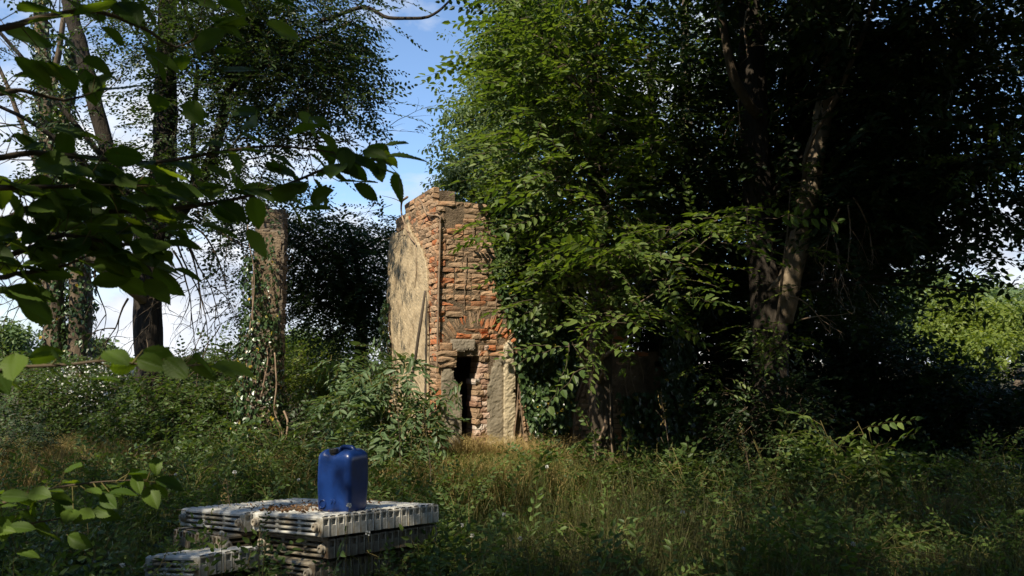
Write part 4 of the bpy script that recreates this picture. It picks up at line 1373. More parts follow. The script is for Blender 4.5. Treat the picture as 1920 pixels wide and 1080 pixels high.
def wall_ivy(name, label, poly, n, nmax, W, tofn, seed, size=.068, mats=('leaf_ivy', 'root'), group=None, strands=10):
    r = np.random.RandomState(seed)
    poly = [tofn(*p) for p in poly]
    pa = np.array(poly)
    lo, hi = pa.min(0), pa.max(0)
    q = r.uniform(lo, hi, (n * 3, 2))
    q = q[in_poly(q[:, 0] + r.normal(size=len(q)) * .04, q[:, 1] + r.normal(size=len(q)) * .05, poly)][:n]
    k = len(q)
    lv, lf, _, _ = leaf_tpl(1, .88, .15, .22)
    th = np.array([max(.02, .5 + .9 * mnoise.noise(Vector((a * 1.9, b * 1.5, seed)))) for a, b in q])
    off = .03 + nmax * th * r.uniform(.25, 1, k)
    n_dir = W(0, 0, 1) - W(0, 0, 0)
    pos = np.array([W(a, b, o) for (a, b), o in zip(q, off)])
    x = nrm(np.array([0, 0, -1.0]) + r.normal(size=(k, 3)) * .5 + n_dir * .35)
    up = nrm(n_dir + r.normal(size=(k, 3)) * .38 + np.array([0, 0, .45]))
    M = rot_from(x, up) * (size * r.uniform(.55, 1.3, k))[:, None, None]
    o0 = W(*(pa.mean(0)), 0)
    t = thing(name, label, 'ivy', (o0[0], o0[1], max(0, lo[1])), group)
    mb = MB()
    mb.inst([(lv, lf, 0, False)], M, pos)
    mb.build('leaves', mats[0], t)
    mb = MB()
    for i in range(max(1, strands)):
        a = r.uniform(lo[0] + .1 * (hi[0] - lo[0]), hi[0] - .1 * (hi[0] - lo[0]))
        z0 = lo[1]
        pts = []
        for s in range(7):
            a += r.normal() * .06
            pts.append(W(a, z0 + (hi[1] - lo[1]) * s / 6 * .9, .04 + abs(r.normal()) * .03))
        tube(mb, pts, [.009 - .001 * s for s in range(7)], 5, .1, wob=.02, lump=.2)
    mb.build('stems', mats[1], t)
    return t


wall_ivy('wall_ivy', 'thick curtain of glossy ivy hanging over the wall right of the doorway pilaster',
         [(925, 520), (930, 400), (1000, 380), (1070, 430), (1080, 560), (1062, 700), (1055, 800), (1040, 900), (1010, 900), (990, 820), (975, 740), (962, 640), (955, 590), (940, 560)], 8200, .42, WF, uz, 4, .078, strands=9)
wall_ivy('wall_ivy', 'leafy creeper spilling over the broken upper edge of the brick face', [(912, 395), (918, 430), (924, 470), (914, 500), (932, 545), (950, 590), (972, 575), (965, 380), (925, 372)], 1700, .30, WF, uz, 9, .06, ('leaf_bramble', 'root'), strands=1)
wall_ivy('wall_ivy', 'dim ivy trailing over the plaster wall right of the hornbeam trunk', [(1230, 600), (1300, 600), (1290, 860), (1150, 880), (1160, 740), (1220, 740)], 1500, .35, WF, uz, 14, .085, strands=5)
wall_ivy('wall_ivy', 'narrow ivy climbing the shaded far edge of the plaster wall', [(727, 560), (735, 560), (742, 720), (728, 720)], 500, .16, WL, vz, 15, .06, strands=3)
# bare roots climbing the brick wall beside the trunk
vine('climbing_roots', 'light brown bare roots climbing the bricks just left of the hornbeam trunk', [
    ([WFp(1066, 900), WFp(1070, 800), WFp(1080, 730, .05), WFp(1092, 690, .06), WFp(1098, 650), WFp(1092, 600)], .030, .012),
    ([WFp(1068, 860), WFp(1073, 790), WFp(1083, 745, .05), WFp(1094, 715, .05), WFp(1100, 690)], .020, .010),
    ([WFp(1062, 760), WFp(1070, 700), WFp(1063, 640, .06), WFp(1068, 590)], .018, .008),
    ([WFp(1090, 880), WFp(1086, 820), WFp(1090, 780)], .010, .006),
    ([WFp(1058, 890), WFp(1063, 840), WFp(1060, 760)], .014, .008)])
# ivy on the pillar
t = thing('pillar_ivy', 'ivy and bare vine stems climbing the left side of the brick pillar', 'ivy', (pc[0] - .3, pc[1] - .2, 0))
mb = MB()
ivy_skin(mb, [(P(488, 870, 11.6), .34), (P(486, 800, 11.6), .31), (P(486, 720, 11.6), .25), (P(486, 650, 11.6), .21), (P(484, 590, 11.6), .15)], 2300, rt, size=.066, thick=.10)
ivy_skin(mb, [(P(476, 600, 11.65), .08), (P(472, 540, 11.65), .06), (P(470, 480, 11.7), .05)], 300, rt, size=.065, thick=.12)
ivy_skin(mb, [(P(505, 640, 11.55), .09), (P(508, 560, 11.55), .07), (P(504, 480, 11.55), .04), (P(505, 440, 11.56), .03)], 200, rt, size=.055, thick=.06)
mb.build('leaves', 'leaf_ivy', t)
mb = MB()
ivy_skin(mb, [(P(495, 860, 11.6), .33), (P(492, 780, 11.6), .31), (P(490, 700, 11.6), .26), (P(490, 620, 11.6), .2)], 420, rt, size=.055, thick=.12)
mb.build('dead_leaves', 'leaf_withered', t)
mb = MB()
for pts in [[(470, 870), (466, 780), (472, 700), (468, 640), (474, 560), (472, 490), (466, 420)], [(500, 880), (492, 800), (480, 740), (484, 680), (476, 620), (470, 520)], [(520, 880), (528, 820), (515, 770), (520, 720), (512, 660)], [(530, 860), (538, 800), (530, 770)], [(485, 880), (478, 820), (488, 760), (500, 700), (496, 640)],
            [(460, 860), (458, 790), (464, 730), (460, 660)]]:
    tube(mb, [P(x, y, 11.35) for x, y in pts], [.016 - .0016 * i for i in range(len(pts))], 6, .08, wob=.04, lump=.2)
mb.build('vine_stem', 'root', t)

# ================================================================== RADIATORS
def TP(px, py, Y):
    return P(px, py, Y)


Fp, Rp, Lp = P(604, 969.5, 5.1), P(830, 944, 5.9), P(475, 960, 5.6)
EX = nrm(Rp - Fp)
EY = Lp - Fp
HB = np.linalg.norm(EY - EX * np.dot(EY, EX))
EY = nrm(EY - EX * np.dot(EY, EX))
EZ = nrm(np.cross(EX, EY))
if EZ[2] < 0:
    EZ = -EZ
LB = np.linalg.norm(Rp - Fp)
TH = .128


def bevel_box(mb, x0, x1, y0, y1, z0, z1, b, mi=0):
    """box with chamfered edges"""
    V = []
    for z, e in ((z0, b), (z0 + b, 0), (z1 - b, 0), (z1, b)):
        for (sx, sy) in ((0, 0), (1, 0), (1, 1), (0, 1)):
            X = (x0, x1)[sx] + (e if sx == 0 else -e)
            Y = (y0, y1)[sy] + (e if sy == 0 else -e)
            bx, by = b * .7, b * .7
            if (sx + sy) % 2 == 0:
                V.append((X, Y + (by if sy == 0 else -by), z))
                V.append((X + (bx if sx == 0 else -bx), Y, z))
            else:
                V.append((X + (bx if sx == 0 else -bx), Y, z))
                V.append((X, Y + (by if sy == 0 else -by), z))
    idx = np.arange(32).reshape(4, 8)
    a, c = idx[:-1], idx[1:]
    q = np.stack([a, np.roll(a, -1, 1), np.roll(c, -1, 1), c], -1).reshape(-1, 4)
    mb.add(np.array(V), [q, idx[-1][None], idx[0][::-1][None]], mi)


def section_mesh(H, D, pitch):
    """one cast iron radiator section lying down: H along y, depth D along z, centred on x = 0"""
    mb = MB()
    w = pitch * .47
    nt = 4
    tz = D / nt
    for k in range(nt):                                         # the four columns
        z0 = k * tz + .004
        bevel_box(mb, -w * .80, w * .80, .055, H - .055, z0 + .002, z0 + tz - .012, .006)
    for y in (0, H - .075):                                     # heads that join the columns; hollow at the end
        bevel_box(mb, -w, w, y + .012, y + .063, .004, D - .004, .006)
    for y, s in ((0.0, 1), (H, -1)):
        # frame round the cored hole at each end
        for (x0, x1, z0, z1) in ((-w, -w * .55, .004, D - .004), (w * .55, w, .004, D - .004), (-w * .55, w * .55, .004, D * .60), (-w * .55, w * .55, D * .86, D - .004)):
            ya, yb = (y - .002, y + .014) if s > 0 else (y - .014, y + .002)
            bevel_box(mb, x0, x1, ya, yb, z0, z1, .003)
    for f in (.34, .66):                                        # webs between columns
        bevel_box(mb, -w * .5, w * .5, H * f - .018, H * f + .018, .006, D - .012, .004)
    # face fin: a low ridge along the upper face
    V = []
    for y in (.01, H - .01):
        V += [(-w * 1.0, y, D - .012), (-w * .78, y, D + .001), (0, y, D + .005), (w * .78, y, D + .001), (w * 1.0, y, D - .012)]
    q = np.array([[i, i + 1, i + 6, i + 5] for i in range(4)])
    mb.add(np.array(V), [q], 0)
    V2 = np.array(V)
    V2[:, 2] -= .008
    mb.add(V2, [q[:, ::-1]], 0)
    return mb


def plug_mesh(R=.026, Lx=.03):
    mb = MB()
    an = np.linspace(0, 2 * PI, 14, endpoint=False)
    prof = [(R * 1.25, 0), (R * 1.25, .010), (R, .012), (R, Lx), (R * .8, Lx + .004), (R * .5, Lx + .004), (R * .5, Lx - .006), (.001, Lx - .006)]
    V = [(x, r * math.cos(a), r * math.sin(a)) for r, x in prof for a in an]
    idx = np.arange(len(V)).reshape(len(prof), 14)
    a, c = idx[:-1], idx[1:]
    mb.add(np.array(V), [np.stack([a, np.roll(a, -1, 1), np.roll(c, -1, 1), c], -1).reshape(-1, 4)], 0)
    return mb


G_R = 'stacked cast iron radiators'
_cache = {}


def radiator(label, origin, ex, ey, ez, H, n, pitch, D, mat):
    t = thing('radiator', label, 'radiator', origin, G_R)
    R = Matrix((Vector(ex), Vector(ey), Vector(ez))).transposed().to_4x4()
    t.matrix_world = Matrix.Translation(Vector([float(a) for a in origin])) @ R
    key = (round(H, 3), round(D, 3), mat)
    if key not in _cache:
        a = section_mesh(H, D, pitch).build('section', mat)
        p = plug_mesh().build('plug', 'iron_plug')
        _cache[key] = (a, p)
        first = True
    else:
        first = False
    a, p = _cache[key]
    for i in range(n):
        c = a if (first and i == 0) else a.copy()
        if c is not a:
            COL.objects.link(c)
        c.parent = t
        c.location = (pitch * (i + .5), random.uniform(-.004, .004), random.uniform(-.0015, .0015))
    for j, (x, y, s) in enumerate(((0, .05, -1), (0, H - .05, -1), (n * pitch, .05, 1), (n * pitch, H - .05, 1))):
        c = p if (first and j == 0) else p.copy()
        if c is not p:
            COL.objects.link(c)
        c.parent = t
        c.location = (x + (.004 if s < 0 else -.004), y, D * .5)
        c.rotation_euler = (0, 0, PI if s < 0 else 0)
    return t


PT = .0595
nB = int(LB / PT)
topF = Fp - EZ * TH
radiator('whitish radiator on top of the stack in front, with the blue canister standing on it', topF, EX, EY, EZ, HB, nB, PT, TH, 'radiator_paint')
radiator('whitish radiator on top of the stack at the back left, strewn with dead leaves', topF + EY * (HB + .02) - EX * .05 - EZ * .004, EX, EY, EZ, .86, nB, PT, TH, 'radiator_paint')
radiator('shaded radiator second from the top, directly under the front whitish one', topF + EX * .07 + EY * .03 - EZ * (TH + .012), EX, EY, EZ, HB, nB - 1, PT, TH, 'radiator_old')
# the pieces below, turned across
ex2 = nrm(EY * 1.0 + EX * .12)
ez2 = EZ
ey2 = nrm(np.cross(ez2, ex2))
o2 = topF + EY * (HB + .10) + EX * .58 - EZ * (TH + .014)
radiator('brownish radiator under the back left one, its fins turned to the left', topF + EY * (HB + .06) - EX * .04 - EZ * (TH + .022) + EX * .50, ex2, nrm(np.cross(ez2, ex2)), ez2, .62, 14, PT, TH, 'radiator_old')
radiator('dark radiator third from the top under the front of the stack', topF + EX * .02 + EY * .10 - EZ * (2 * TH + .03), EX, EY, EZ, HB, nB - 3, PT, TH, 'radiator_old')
lo = P(330, 1040, 5.25)
ex3 = nrm(np.array([.92, .36, 0.0]))
ey3 = nrm(np.array([-.36, .92, 0.10]))
ez3 = np.cross(ex3, ey3)
ex3 = nrm(EX + EY * .10)
ez3 = nrm(EZ + EY * .06)
ey3 = nrm(np.cross(ez3, ex3))
ez3 = np.cross(ex3, ey3)
radiator('sunlit radiator at the lower left of the stack, half buried in weeds', P(374, 1043, 5.05) - ez3 * TH, ex3, ey3, ez3, .58, 8, PT, TH, 'radiator_paint')
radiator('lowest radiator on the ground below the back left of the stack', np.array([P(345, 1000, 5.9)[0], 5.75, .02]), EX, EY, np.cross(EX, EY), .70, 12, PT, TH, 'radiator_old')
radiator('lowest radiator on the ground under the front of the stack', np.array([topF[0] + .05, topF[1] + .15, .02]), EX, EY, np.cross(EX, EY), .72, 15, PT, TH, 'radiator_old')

# ================================================================== CANISTER
cb = P(642, 957, 5.52)
hgt = P(642, 838, 5.52)[2] - cb[2]
# sit it on the top plane of the front radiator
nz = EZ
cb[2] = Fp[2] - (nz[0] * (cb[0] - Fp[0]) + nz[1] * (cb[1] - Fp[1])) / nz[2] + .003
can = thing('jerrycan', 'blue plastic canister with black screw cap standing on the radiator stack', 'canister', cb)
ca = math.radians(-25)
cx_, cy_ = np.array([math.cos(ca), math.sin(ca), 0]), np.array([-math.sin(ca), math.cos(ca), 0])
CWd, CDp = .268, .225
ztop = hgt - .012


def canW(x, y, z):
    return cb + cx_ * x + cy_ * y + np.array([0, 0, z])


mb = MB()
NS = 64
zs = [0, .003, .010, .022, .04, .07, .10, .14, .18, .22, .26, .29, .32, .345, .365, .38, .392, .402, .41, .415]
zs = [z * hgt / .43 for z in zs]
rings = []
an = np.linspace(0, 2 * PI, NS, endpoint=False)


def can_pt(a, z):
    t = z / zs[-1]
    e = .24
    c, s = math.cos(a), math.sin(a)
    ins = 0
    if z < .022:
        ins = .012 * (1 - z / .022) ** 2
    u = (z - zs[-7]) / (zs[-1] - zs[-7])
    if u > 0:
        ins = .036 * u ** 3.2
    bulge = .004 * math.sin(PI * min(1, t)) - .003 * max(0, math.sin(t * PI * 2.0 + .6))
    hw, hd = CWd / 2 - ins + bulge, CDp / 2 - ins * 1.0 + bulge
    x = hw * math.copysign(abs(c) ** e, c)
    y = hd * math.copysign(abs(s) ** e, s)
    # shallow upright panel in the broad face
    if y < -hd * .9 and abs(x) < hw * .74 and .14 < t < .86:
        k = min(1, (hw * .74 - abs(x)) / .02) * min(1, (t - .14) / .06) * min(1, (.86 - t) / .06)
        y += .0045 * k
    if abs(x) > hw * .93 and abs(y) < hd * .7 and .2 < t < .82:
        x *= 1 - .02 * min(1, (hd * .7 - abs(y)) / .02)
    return x, y




def notch(x, y):
    return .030 * max(0, 1 - max(0, abs(x + .030) - .026) / .02) * min(1, max(0, (-.02 - y) / .03))


for z in zs:
    rg_ = []
    for a in an:
        x, y = can_pt(a, z)
        u_ = max(0, (z - zs[-9]) / (zs[-1] - zs[-9]))
        rg_.append(canW(x, y + notch(x, y) * .5 * u_, z - notch(x, y) * u_))
    rings.append(rg_)
# closing the top: rings shrinking inwards, with a trough for the grip and a well for the cap
for f in (.86, .7, .52, .34, .16, .03):
    rg_ = []
    for a in an:
        x, y = can_pt(a, zs[-1])
        x, y = x * f, y * f
        dz = .006 * (1 - f)
        if abs(y) < .055:
            kx = max(0, 1 - (max(0, abs(x - .008) - .05) / .03))
            dz -= .052 * min(1, kx) * min(1, (.055 - abs(y)) / .02)
        dz = min(dz, dz * .3 - notch(x, y))
        rg_.append(canW(x, y, zs[-1] + dz))
    rings.append(rg_)
V = np.array(rings).reshape(-1, 3)
idx = np.arange(len(V)).reshape(len(rings), NS)
a, c = idx[:-1], idx[1:]
mb.add(V, [np.stack([a, np.roll(a, -1, 1), np.roll(c, -1, 1), c], -1).reshape(-1, 4), idx[-1][None], idx[0][::-1][None]], 0, True)
mb.build('body', 'can_blue', can)
mb = MB()
tube(mb, [canW(-.03, .0, zs[-1] - .03), canW(-.018, 0, zs[-1] - .002), canW(.0, 0, zs[-1] + .012), canW(.04, 0, zs[-1] + .014), canW(.075, 0, zs[-1] + .008), canW(.095, 0, zs[-1] - .02)], [.017, .017, .016, .016, .017, .018], 12, .01)
mb.build('handle', 'can_blue', can)
mb = MB()
cc = (-.030, -.066)
rg2 = []
for r, z in [(.027, -.03), (.027, -.006), (.031, -.005), (.031, .016), (.029, .019), (.0245, .0195), (.023, .016), (.001, .016)]:
    rg2.append([canW(cc[0] + r * (1 + (.03 if (i % 2 and .02 > z > -.006 and r > .03) else 0)) * math.cos(q), cc[1] + r * (1 + (.03 if (i % 2 and r > .03) else 0)) * math.sin(q), zs[-1] + z - .012) for i, q in enumerate(np.linspace(0, 2 * PI, 36, endpoint=False))])
V = np.array(rg2).reshape(-1, 3)
idx = np.arange(len(V)).reshape(len(rg2), 36)
a, c = idx[:-1], idx[1:]
mb.add(V, [np.stack([a, np.roll(a, -1, 1), np.roll(c, -1, 1), c], -1).reshape(-1, 4)], 0, False)
mb.build('cap', 'black_plastic', can)
# raised moulding marks low on the broad face: a ring at the left, a small arrow pair
mb = MB()
for x0, R in ((-.078, .026),):
    ring = [canW(x0 + R * math.cos(q), -CDp / 2 - .0035, .055 + R * math.sin(q)) for q in np.linspace(0, 2 * PI, 25)]
    tube(mb, ring, [.0028] * 25, 6, .004, cap=False)
for dx in (-.012, .012):
    tube(mb, [canW(dx + .002, -CDp / 2 - .001, .06), canW(dx + .012, -CDp / 2 - .001, .075), canW(dx + .002, -CDp / 2 - .001, .09)], [.002] * 3, 5, .006)
mb.build('moulded_marks', 'can_blue', can)

# dead leaves and twigs on the stack
mb = MB()
k = 300
uu, vv = np.where(RS.rand(k) < .6, RS.normal(.22, .10, k), RS.normal(.55, .25, k)) * LB, np.where(RS.rand(k) < .6, RS.normal(.62, .14, k), RS.normal(.7, .35, k)) * HB * 1.3
ok = (uu > .03) & (uu < LB - .05) & (vv > .03) & (vv < HB + .8)
uu, vv = uu[ok], vv[ok]
pos = Fp + EX * uu[:, None] + EY * vv[:, None] + EZ * RS.uniform(.010, .018, (len(uu), 1))
lv, lf, _, _ = leaf_tpl(1, .5, .5, .5)
M = rot_from(nrm(RS.normal(size=(len(uu), 3)) * np.array([1, 1, .12])), nrm(EZ + RS.normal(size=(len(uu), 3)) * .4)) * RS.uniform(.010, .042, len(uu))[:, None, None]
mb.inst([(lv, lf, 0, False)], M, pos)
for i in range(34):
    p = Fp + EX * RS.normal(.45, .22) * LB + EY * abs(RS.normal(.75, .35)) * HB + EZ * .012
    d = nrm(EX * RS.normal() + EY * RS.normal())
    tube(mb, [p, p + d * .06 + EZ * .006, p + d * RS.uniform(.1, .22)], [.0025, .002, .001], 4, .05, 1)
kind(mb.build('leaf_litter', ['leaf_dead', 'twig']), 'stuff')['label'] = 'dead brown leaves and twigs strewn on the radiators'

# ================================================================== GRASS AND WEEDS
def in_stack(x, y, m=.02):
    p = np.stack([x, y], -1) - Fp[:2]
    ex, ey = EX[:2] / np.linalg.norm(EX[:2]), EY[:2] / np.linalg.norm(EY[:2])
    u, v = p @ ex, p @ ey
    return (u > -.12 - m) & (u < LB + m) & (v > -m) & (v < HB + .95 + m)


def in_house(x, y):
    p = np.stack([x, y], -1) - C0[:2]
    u, v = p @ U[:2], p @ V_[:2]
    return (u > -.06) & (u < 4.6) & (v > -.04) & (v < 2.5)


GZV = lambda x, y: 0.05 * np.sin(x * .7 + .4) * np.sin(y * .55) + .03 * np.sin(x * 2.1 + y * 1.7)


def grass(name, mats, x, y, h, wd, lean, rng, label, seeds=0.0):
    k = ~in_stack(x, y) & ~in_house(x, y)
    x, y, h = x[k], y[k], h[k]
    n = len(x)
    z = GZV(x, y) - .02
    a = rng.uniform(0, 2 * PI, n)
    d = np.stack([np.cos(a), np.sin(a), np.zeros(n)], -1)
    b = a + rng.uniform(.6, 2.5, n)
    wv = np.stack([np.cos(b), np.sin(b), np.zeros(n)], -1)
    ln = lean * rng.uniform(.2, 1.3, n) * h
    root = np.stack([x, y, z], -1)
    up = np.array([0, 0, 1.0])
    w0 = wd * rng.uniform(.6, 1.4, n)
    p1 = root + up * (h * .42)[:, None] + d * (ln * .18)[:, None]
    p2 = root + up * (h * .80)[:, None] + d * (ln * .52)[:, None]
    p3 = root + up * (h * (1.0 - .12 * lean))[:, None] + d * ln[:, None]
    V = np.stack([root - wv * w0[:, None] * .5, root + wv * w0[:, None] * .5, p1 - wv * w0[:, None] * .5, p1 + wv * w0[:, None] * .5, p2 - wv * w0[:, None] * .34, p2 + wv * w0[:, None] * .34, p3], 1)
    o = (np.arange(n) * 7)[:, None, None]
    q = (np.array([[0, 1, 3, 2], [2, 3, 5, 4]])[None] + o).reshape(-1, 4)
    t = (np.array([[4, 5, 6]])[None] + o).reshape(-1, 3)
    mb = MB()
    mb.add(V.reshape(-1, 3), [q, t])
    if seeds > 0:
        s = np.where(rng.rand(n) < seeds)[0]
        for rep in range(7):
            f = rng.uniform(.70, 1.02, len(s))[:, None]
            c = p2[s] + (p3[s] - p2[s]) * ((f - .7) / .3) + rng.normal(size=(len(s), 3)) * .012
            lv, lf, _, _ = leaf_tpl(1, .35, .2, .2)
            M = rot_from(nrm(np.array([0, 0, .6]) + d[s] * .5 + rng.normal(size=(len(s), 3)) * .5), nrm(rng.normal(size=(len(s), 3)))) * rng.uniform(.010, .022, len(s))[:, None, None]
            mb.inst([(lv, lf, 0, False)], M, c)
    o = kind(mb.build(name, mats), 'stuff')
    o['label'] = label
    return o


def field(n, y0, y1, x_of, rng, clump=.0):
    """points over the visible wedge between two distances, denser near"""
    y = 1 / rng.uniform(1 / y1, 1 / y0, n)
    u = rng.uniform(-.74, .74, n)
    x = u * (y + .4)
    k = x_of(x, y) > rng.rand(n)
    return x[k], y[k]


gr = np.random.RandomState(12)


def nz2(x, y, s, o=0):
    return np.array([mnoise.noise(Vector((a * s + o, b * s, o))) for a, b in zip(x, y)])


x, y = field(60000, 4.6, 11.5, lambda x, y: np.clip(.35 + 1.7 * nz2(x, y, 1.1, 3) + .8 * nz2(x, y, 3.1, 5), .05, 1), gr)
h = gr.uniform(.10, .42, len(x)) * np.clip(1 + .9 * nz2(x, y, 1.4, 9), .4, 1.8)
grass('grass', 'grass_green', x, y, h, .006, .6, gr, 'green grass growing over the clearing')
x, y = field(52000, 4.6, 9.5, lambda x, y: np.clip((x + .6) * 1.2, 0, 1) * np.clip(.25 + 1.6 * nz2(x, y, .9, 30) + .7 * nz2(x, y, 2.8, 33), .03, 1), gr)
h = gr.uniform(.22, .66, len(x)) * np.clip(1 + .8 * nz2(x, y, 1.3, 19), .5, 1.5)
grass('meadow_grass', 'grass_mix', x, y, h, .0038, .55, gr, 'fine brownish meadow grass gone to seed, right foreground', seeds=.28)
xs_, ys_ = [], []
for (px, Y, rx, ry, n) in [(900, 9.6, .70, .45, 11000), (970, 9.4, .45, .40, 6000), (760, 9.3, .45, .35, 3000), (95, 11.9, .55, .6, 5200), (190, 11.3, .5, .5, 2200), (540, 10.4, .5, .3, 900), (1490, 8.2, .06, .06, 160)]:
    xs_.append(PX(px, Y) + gr.normal(size=n) * rx)
    ys_.append(Y + gr.normal(size=n) * ry)
x, y = np.concatenate(xs_), np.concatenate(ys_)
h = gr.uniform(.20, .62, len(x))
xt, yt = PX(925, 10.2) + gr.normal(size=5200) * .42, 10.22 + gr.normal(size=5200) * .16
yt = np.where(yt > CY + (xt - CX) * .445 - .06, CY + (xt - CX) * .445 - gr.uniform(.06, .4, len(yt)), yt)
x, y, h = np.concatenate([x, xt]), np.concatenate([y, yt]), np.concatenate([h, gr.uniform(.35, .85, len(xt))])
grass('dry_grass', 'grass_dry', x, y, h, .005, .9, gr, 'patches of dry straw coloured grass by the ruin and at far left', seeds=.1)
xs_, ys_ = [], []
for (px, Y, rx, ry, n) in [(900, 9.5, .9, .6, 5000), (1010, 9.4, .5, .5, 2500), (100, 11.6, 1.2, .8, 2500)]:
    xs_.append(PX(px, Y) + gr.normal(size=n) * rx)
    ys_.append(Y + gr.normal(size=n) * ry)
x, y = np.concatenate(xs_), np.concatenate(ys_)
grass('tall_grass', 'grass_green', x, y, gr.uniform(.25, .7, len(x)), .007, .8, gr, 'tall green grass mixed into the dry patches')

# low leafy ground cover
x, y = field(15000, 4.5, 12.8, lambda x, y: np.clip(.45 + 1.5 * nz2(x, y, 1.0, 50), .05, 1) * np.where(x < -.4, .8, .34) * np.where((x < -5) & (y > 9), .12, 1) * np.where((x > -1.7) & (x < .6) & (y > 8.7), .18, 1), gr)
k = ~in_stack(x, y, .05) & ~in_house(x, y) & ~((y < 5.4) & (x > -2.5) & (x < -.3) & (gr.rand(len(x)) < .75))
x, y = x[k], y[k]
mb = MB()
pos = np.stack([x, y, GZV(x, y) + gr.uniform(.0, .40, len(x)) * np.clip(.7 + nz2(x, y, 1.2, 61), .1, 1.3)], -1)
put_sprays(mb, 'weed', pos, np.concatenate([gr.normal(size=(len(x), 2)) * .7, np.full((len(x), 1), 1.0)], 1), (.6, 1.3), rng=gr)
kind(mb.build('ground_cover', ['leaf_weed', 'twig_green']), 'stuff')['label'] = 'low leafy weeds covering the clearing'
x, y = field(2600, 9.5, 14, lambda x, y: np.where((x < -3.0) | (x > 2.0), 1, .2) * np.where((x < -5.4) & (x > -8.2) & (y < 13.2), .08, 1), gr)
k = ~in_stack(x, y, .05) & ~in_house(x, y)
x, y = x[k], y[k]
mb = MB()
pos = np.stack([x, y, GZV(x, y) + gr.uniform(.0, .35, len(x))], -1)
put_sprays(mb, 'bramble', pos, np.concatenate([gr.normal(size=(len(x), 2)) * .8, np.full((len(x), 1), .8)], 1), (.7, 1.2), rng=gr)
kind(mb.build('undergrowth', BR), 'stuff')['label'] = 'knee high bramble undergrowth along the hedge'

# ---- single plants


def plant(name, label, cat, px, Y, h, nst, key, mats, group=None, spread=.25, scale=(.7, 1.1), per=5, lean=.3, rng=gr, leaf_from=.25):
    base = base_at(px, Y)
    t = thing(name, label, cat, base, group)
    mbs, mbl = MB(), MB()
    for i in range(nst):
        a = rng.uniform(0, 2 * PI)
        d = np.array([math.cos(a), math.sin(a), 0])
        hh = h * rng.uniform(.65, 1.05)
        ln = spread * rng.uniform(.3, 1.2)
        p = [base, base + d * ln * .3 + np.array([0, 0, hh * .5]), base + d * ln * (1 + lean) + np.array([0, 0, hh])]
        tube(mbs, p, [.006, .0045, .002], 5, .1, wob=.02)
        c = catmull([np.append(q, 0) for q in p], .05)[:, :3]
        f = rng.uniform(leaf_from, 1, per)
        pos = c[(f * (len(c) - 1)).astype(int)]
        put_sprays(mbl, key, pos, d * .5 + rng.normal(size=(per, 3)) * .6 + np.array([0, 0, .35]), scale, droop=.05, rng=rng)
    mbs.build('stems', 'twig_green', t)
    mbl.build('leaves', mats[0] if len(mats) == 1 else mats, t)
    return t


HB_ = ['leaf_horn', 'twig_green']
WB = ['leaf_weed', 'twig_green']
DB = ['leaf_dark', 'twig_green']
plant('sapling', 'bright sunlit sapling with broad pointed leaves at the edge of the dark wood', 'sapling', 1580, 7.9, 1.0, 6, 'broad', HB_, spread=.28, per=5, scale=(.8, 1.25), leaf_from=.4)
plant('sapling', 'arching sunlit sapling whose stem leans right, beside the brighter upright one', 'sapling', 1650, 7.9, .95, 5, 'broad', HB_, spread=.38, per=5, scale=(.7, 1.1), leaf_from=.4)
plant('shrub', 'small leaved grey green bush in front of the great forked trunk', 'shrub', 1440, 8.7, 1.0, 9, 'small', ['leaf_elder', 'twig_green'], spread=.4, per=6, scale=(.7, 1.1))
plant('shrub', 'dim low bush between hornbeam trunk and small leaved bush', 'shrub', 1320, 8.9, .7, 9, 'weed', WB, spread=.4, per=5)
plant('weed', 'tall shadowed weed right of the sunlit saplings', 'weed', 1820, 8.2, .9, 6, 'weed', WB, spread=.3, per=6)
plant('weed', 'leafy weed clump near the right edge of the view', 'weed', 1885, 7.8, .75, 6, 'weed', WB, spread=.3, per=6)
plant('weed', 'leafy weed clump below the leaning sunlit sapling', 'weed', 1700, 7.6, .55, 6, 'weed', WB, spread=.35, per=5)
plant('weed', 'leafy weed clump at the foot of the bright sapling', 'weed', 1520, 7.7, .5, 6, 'weed', WB, spread=.35, per=5)
plant('weed', 'weed clump right of the radiator stack', 'weed', 880, 6.2, .6, 7, 'weed', WB, spread=.3, per=5)
plant('weed', 'weed clump behind the radiator stack right of the canister', 'weed', 750, 7.4, .6, 6, 'weed', WB, spread=.3, per=5)
plant('weed', 'thin weed with dark leaves growing up in front of the middle of the stack', 'weed', 500, 4.85, .75, 2, 'weed', DB, spread=.08, per=7, scale=(.4, .7))
plant('weed', 'pale stemmed weed in front of the lower left radiator', 'weed', 270, 4.7, .62, 4, 'weed', WB, spread=.22, per=5, scale=(.5, .9))
plant('weed', 'bushy weed left of the radiator stack', 'weed', 190, 5.6, .6, 7, 'weed', DB, spread=.35, per=5)
plant('weed', 'low weed at the bottom right corner of the stack', 'weed', 800, 4.9, .42, 5, 'weed', WB, spread=.25, per=5)
plant('shrub', 'low leafy bush at the foot of the dry grass patch, far left', 'shrub', 230, 9.4, .6, 9, 'weed', WB, spread=.5, per=5)
plant('shrub', 'leafy bush behind the radiator stack left of the canister', 'shrub', 480, 9.3, .7, 9, 'weed', WB, spread=.5, per=5)
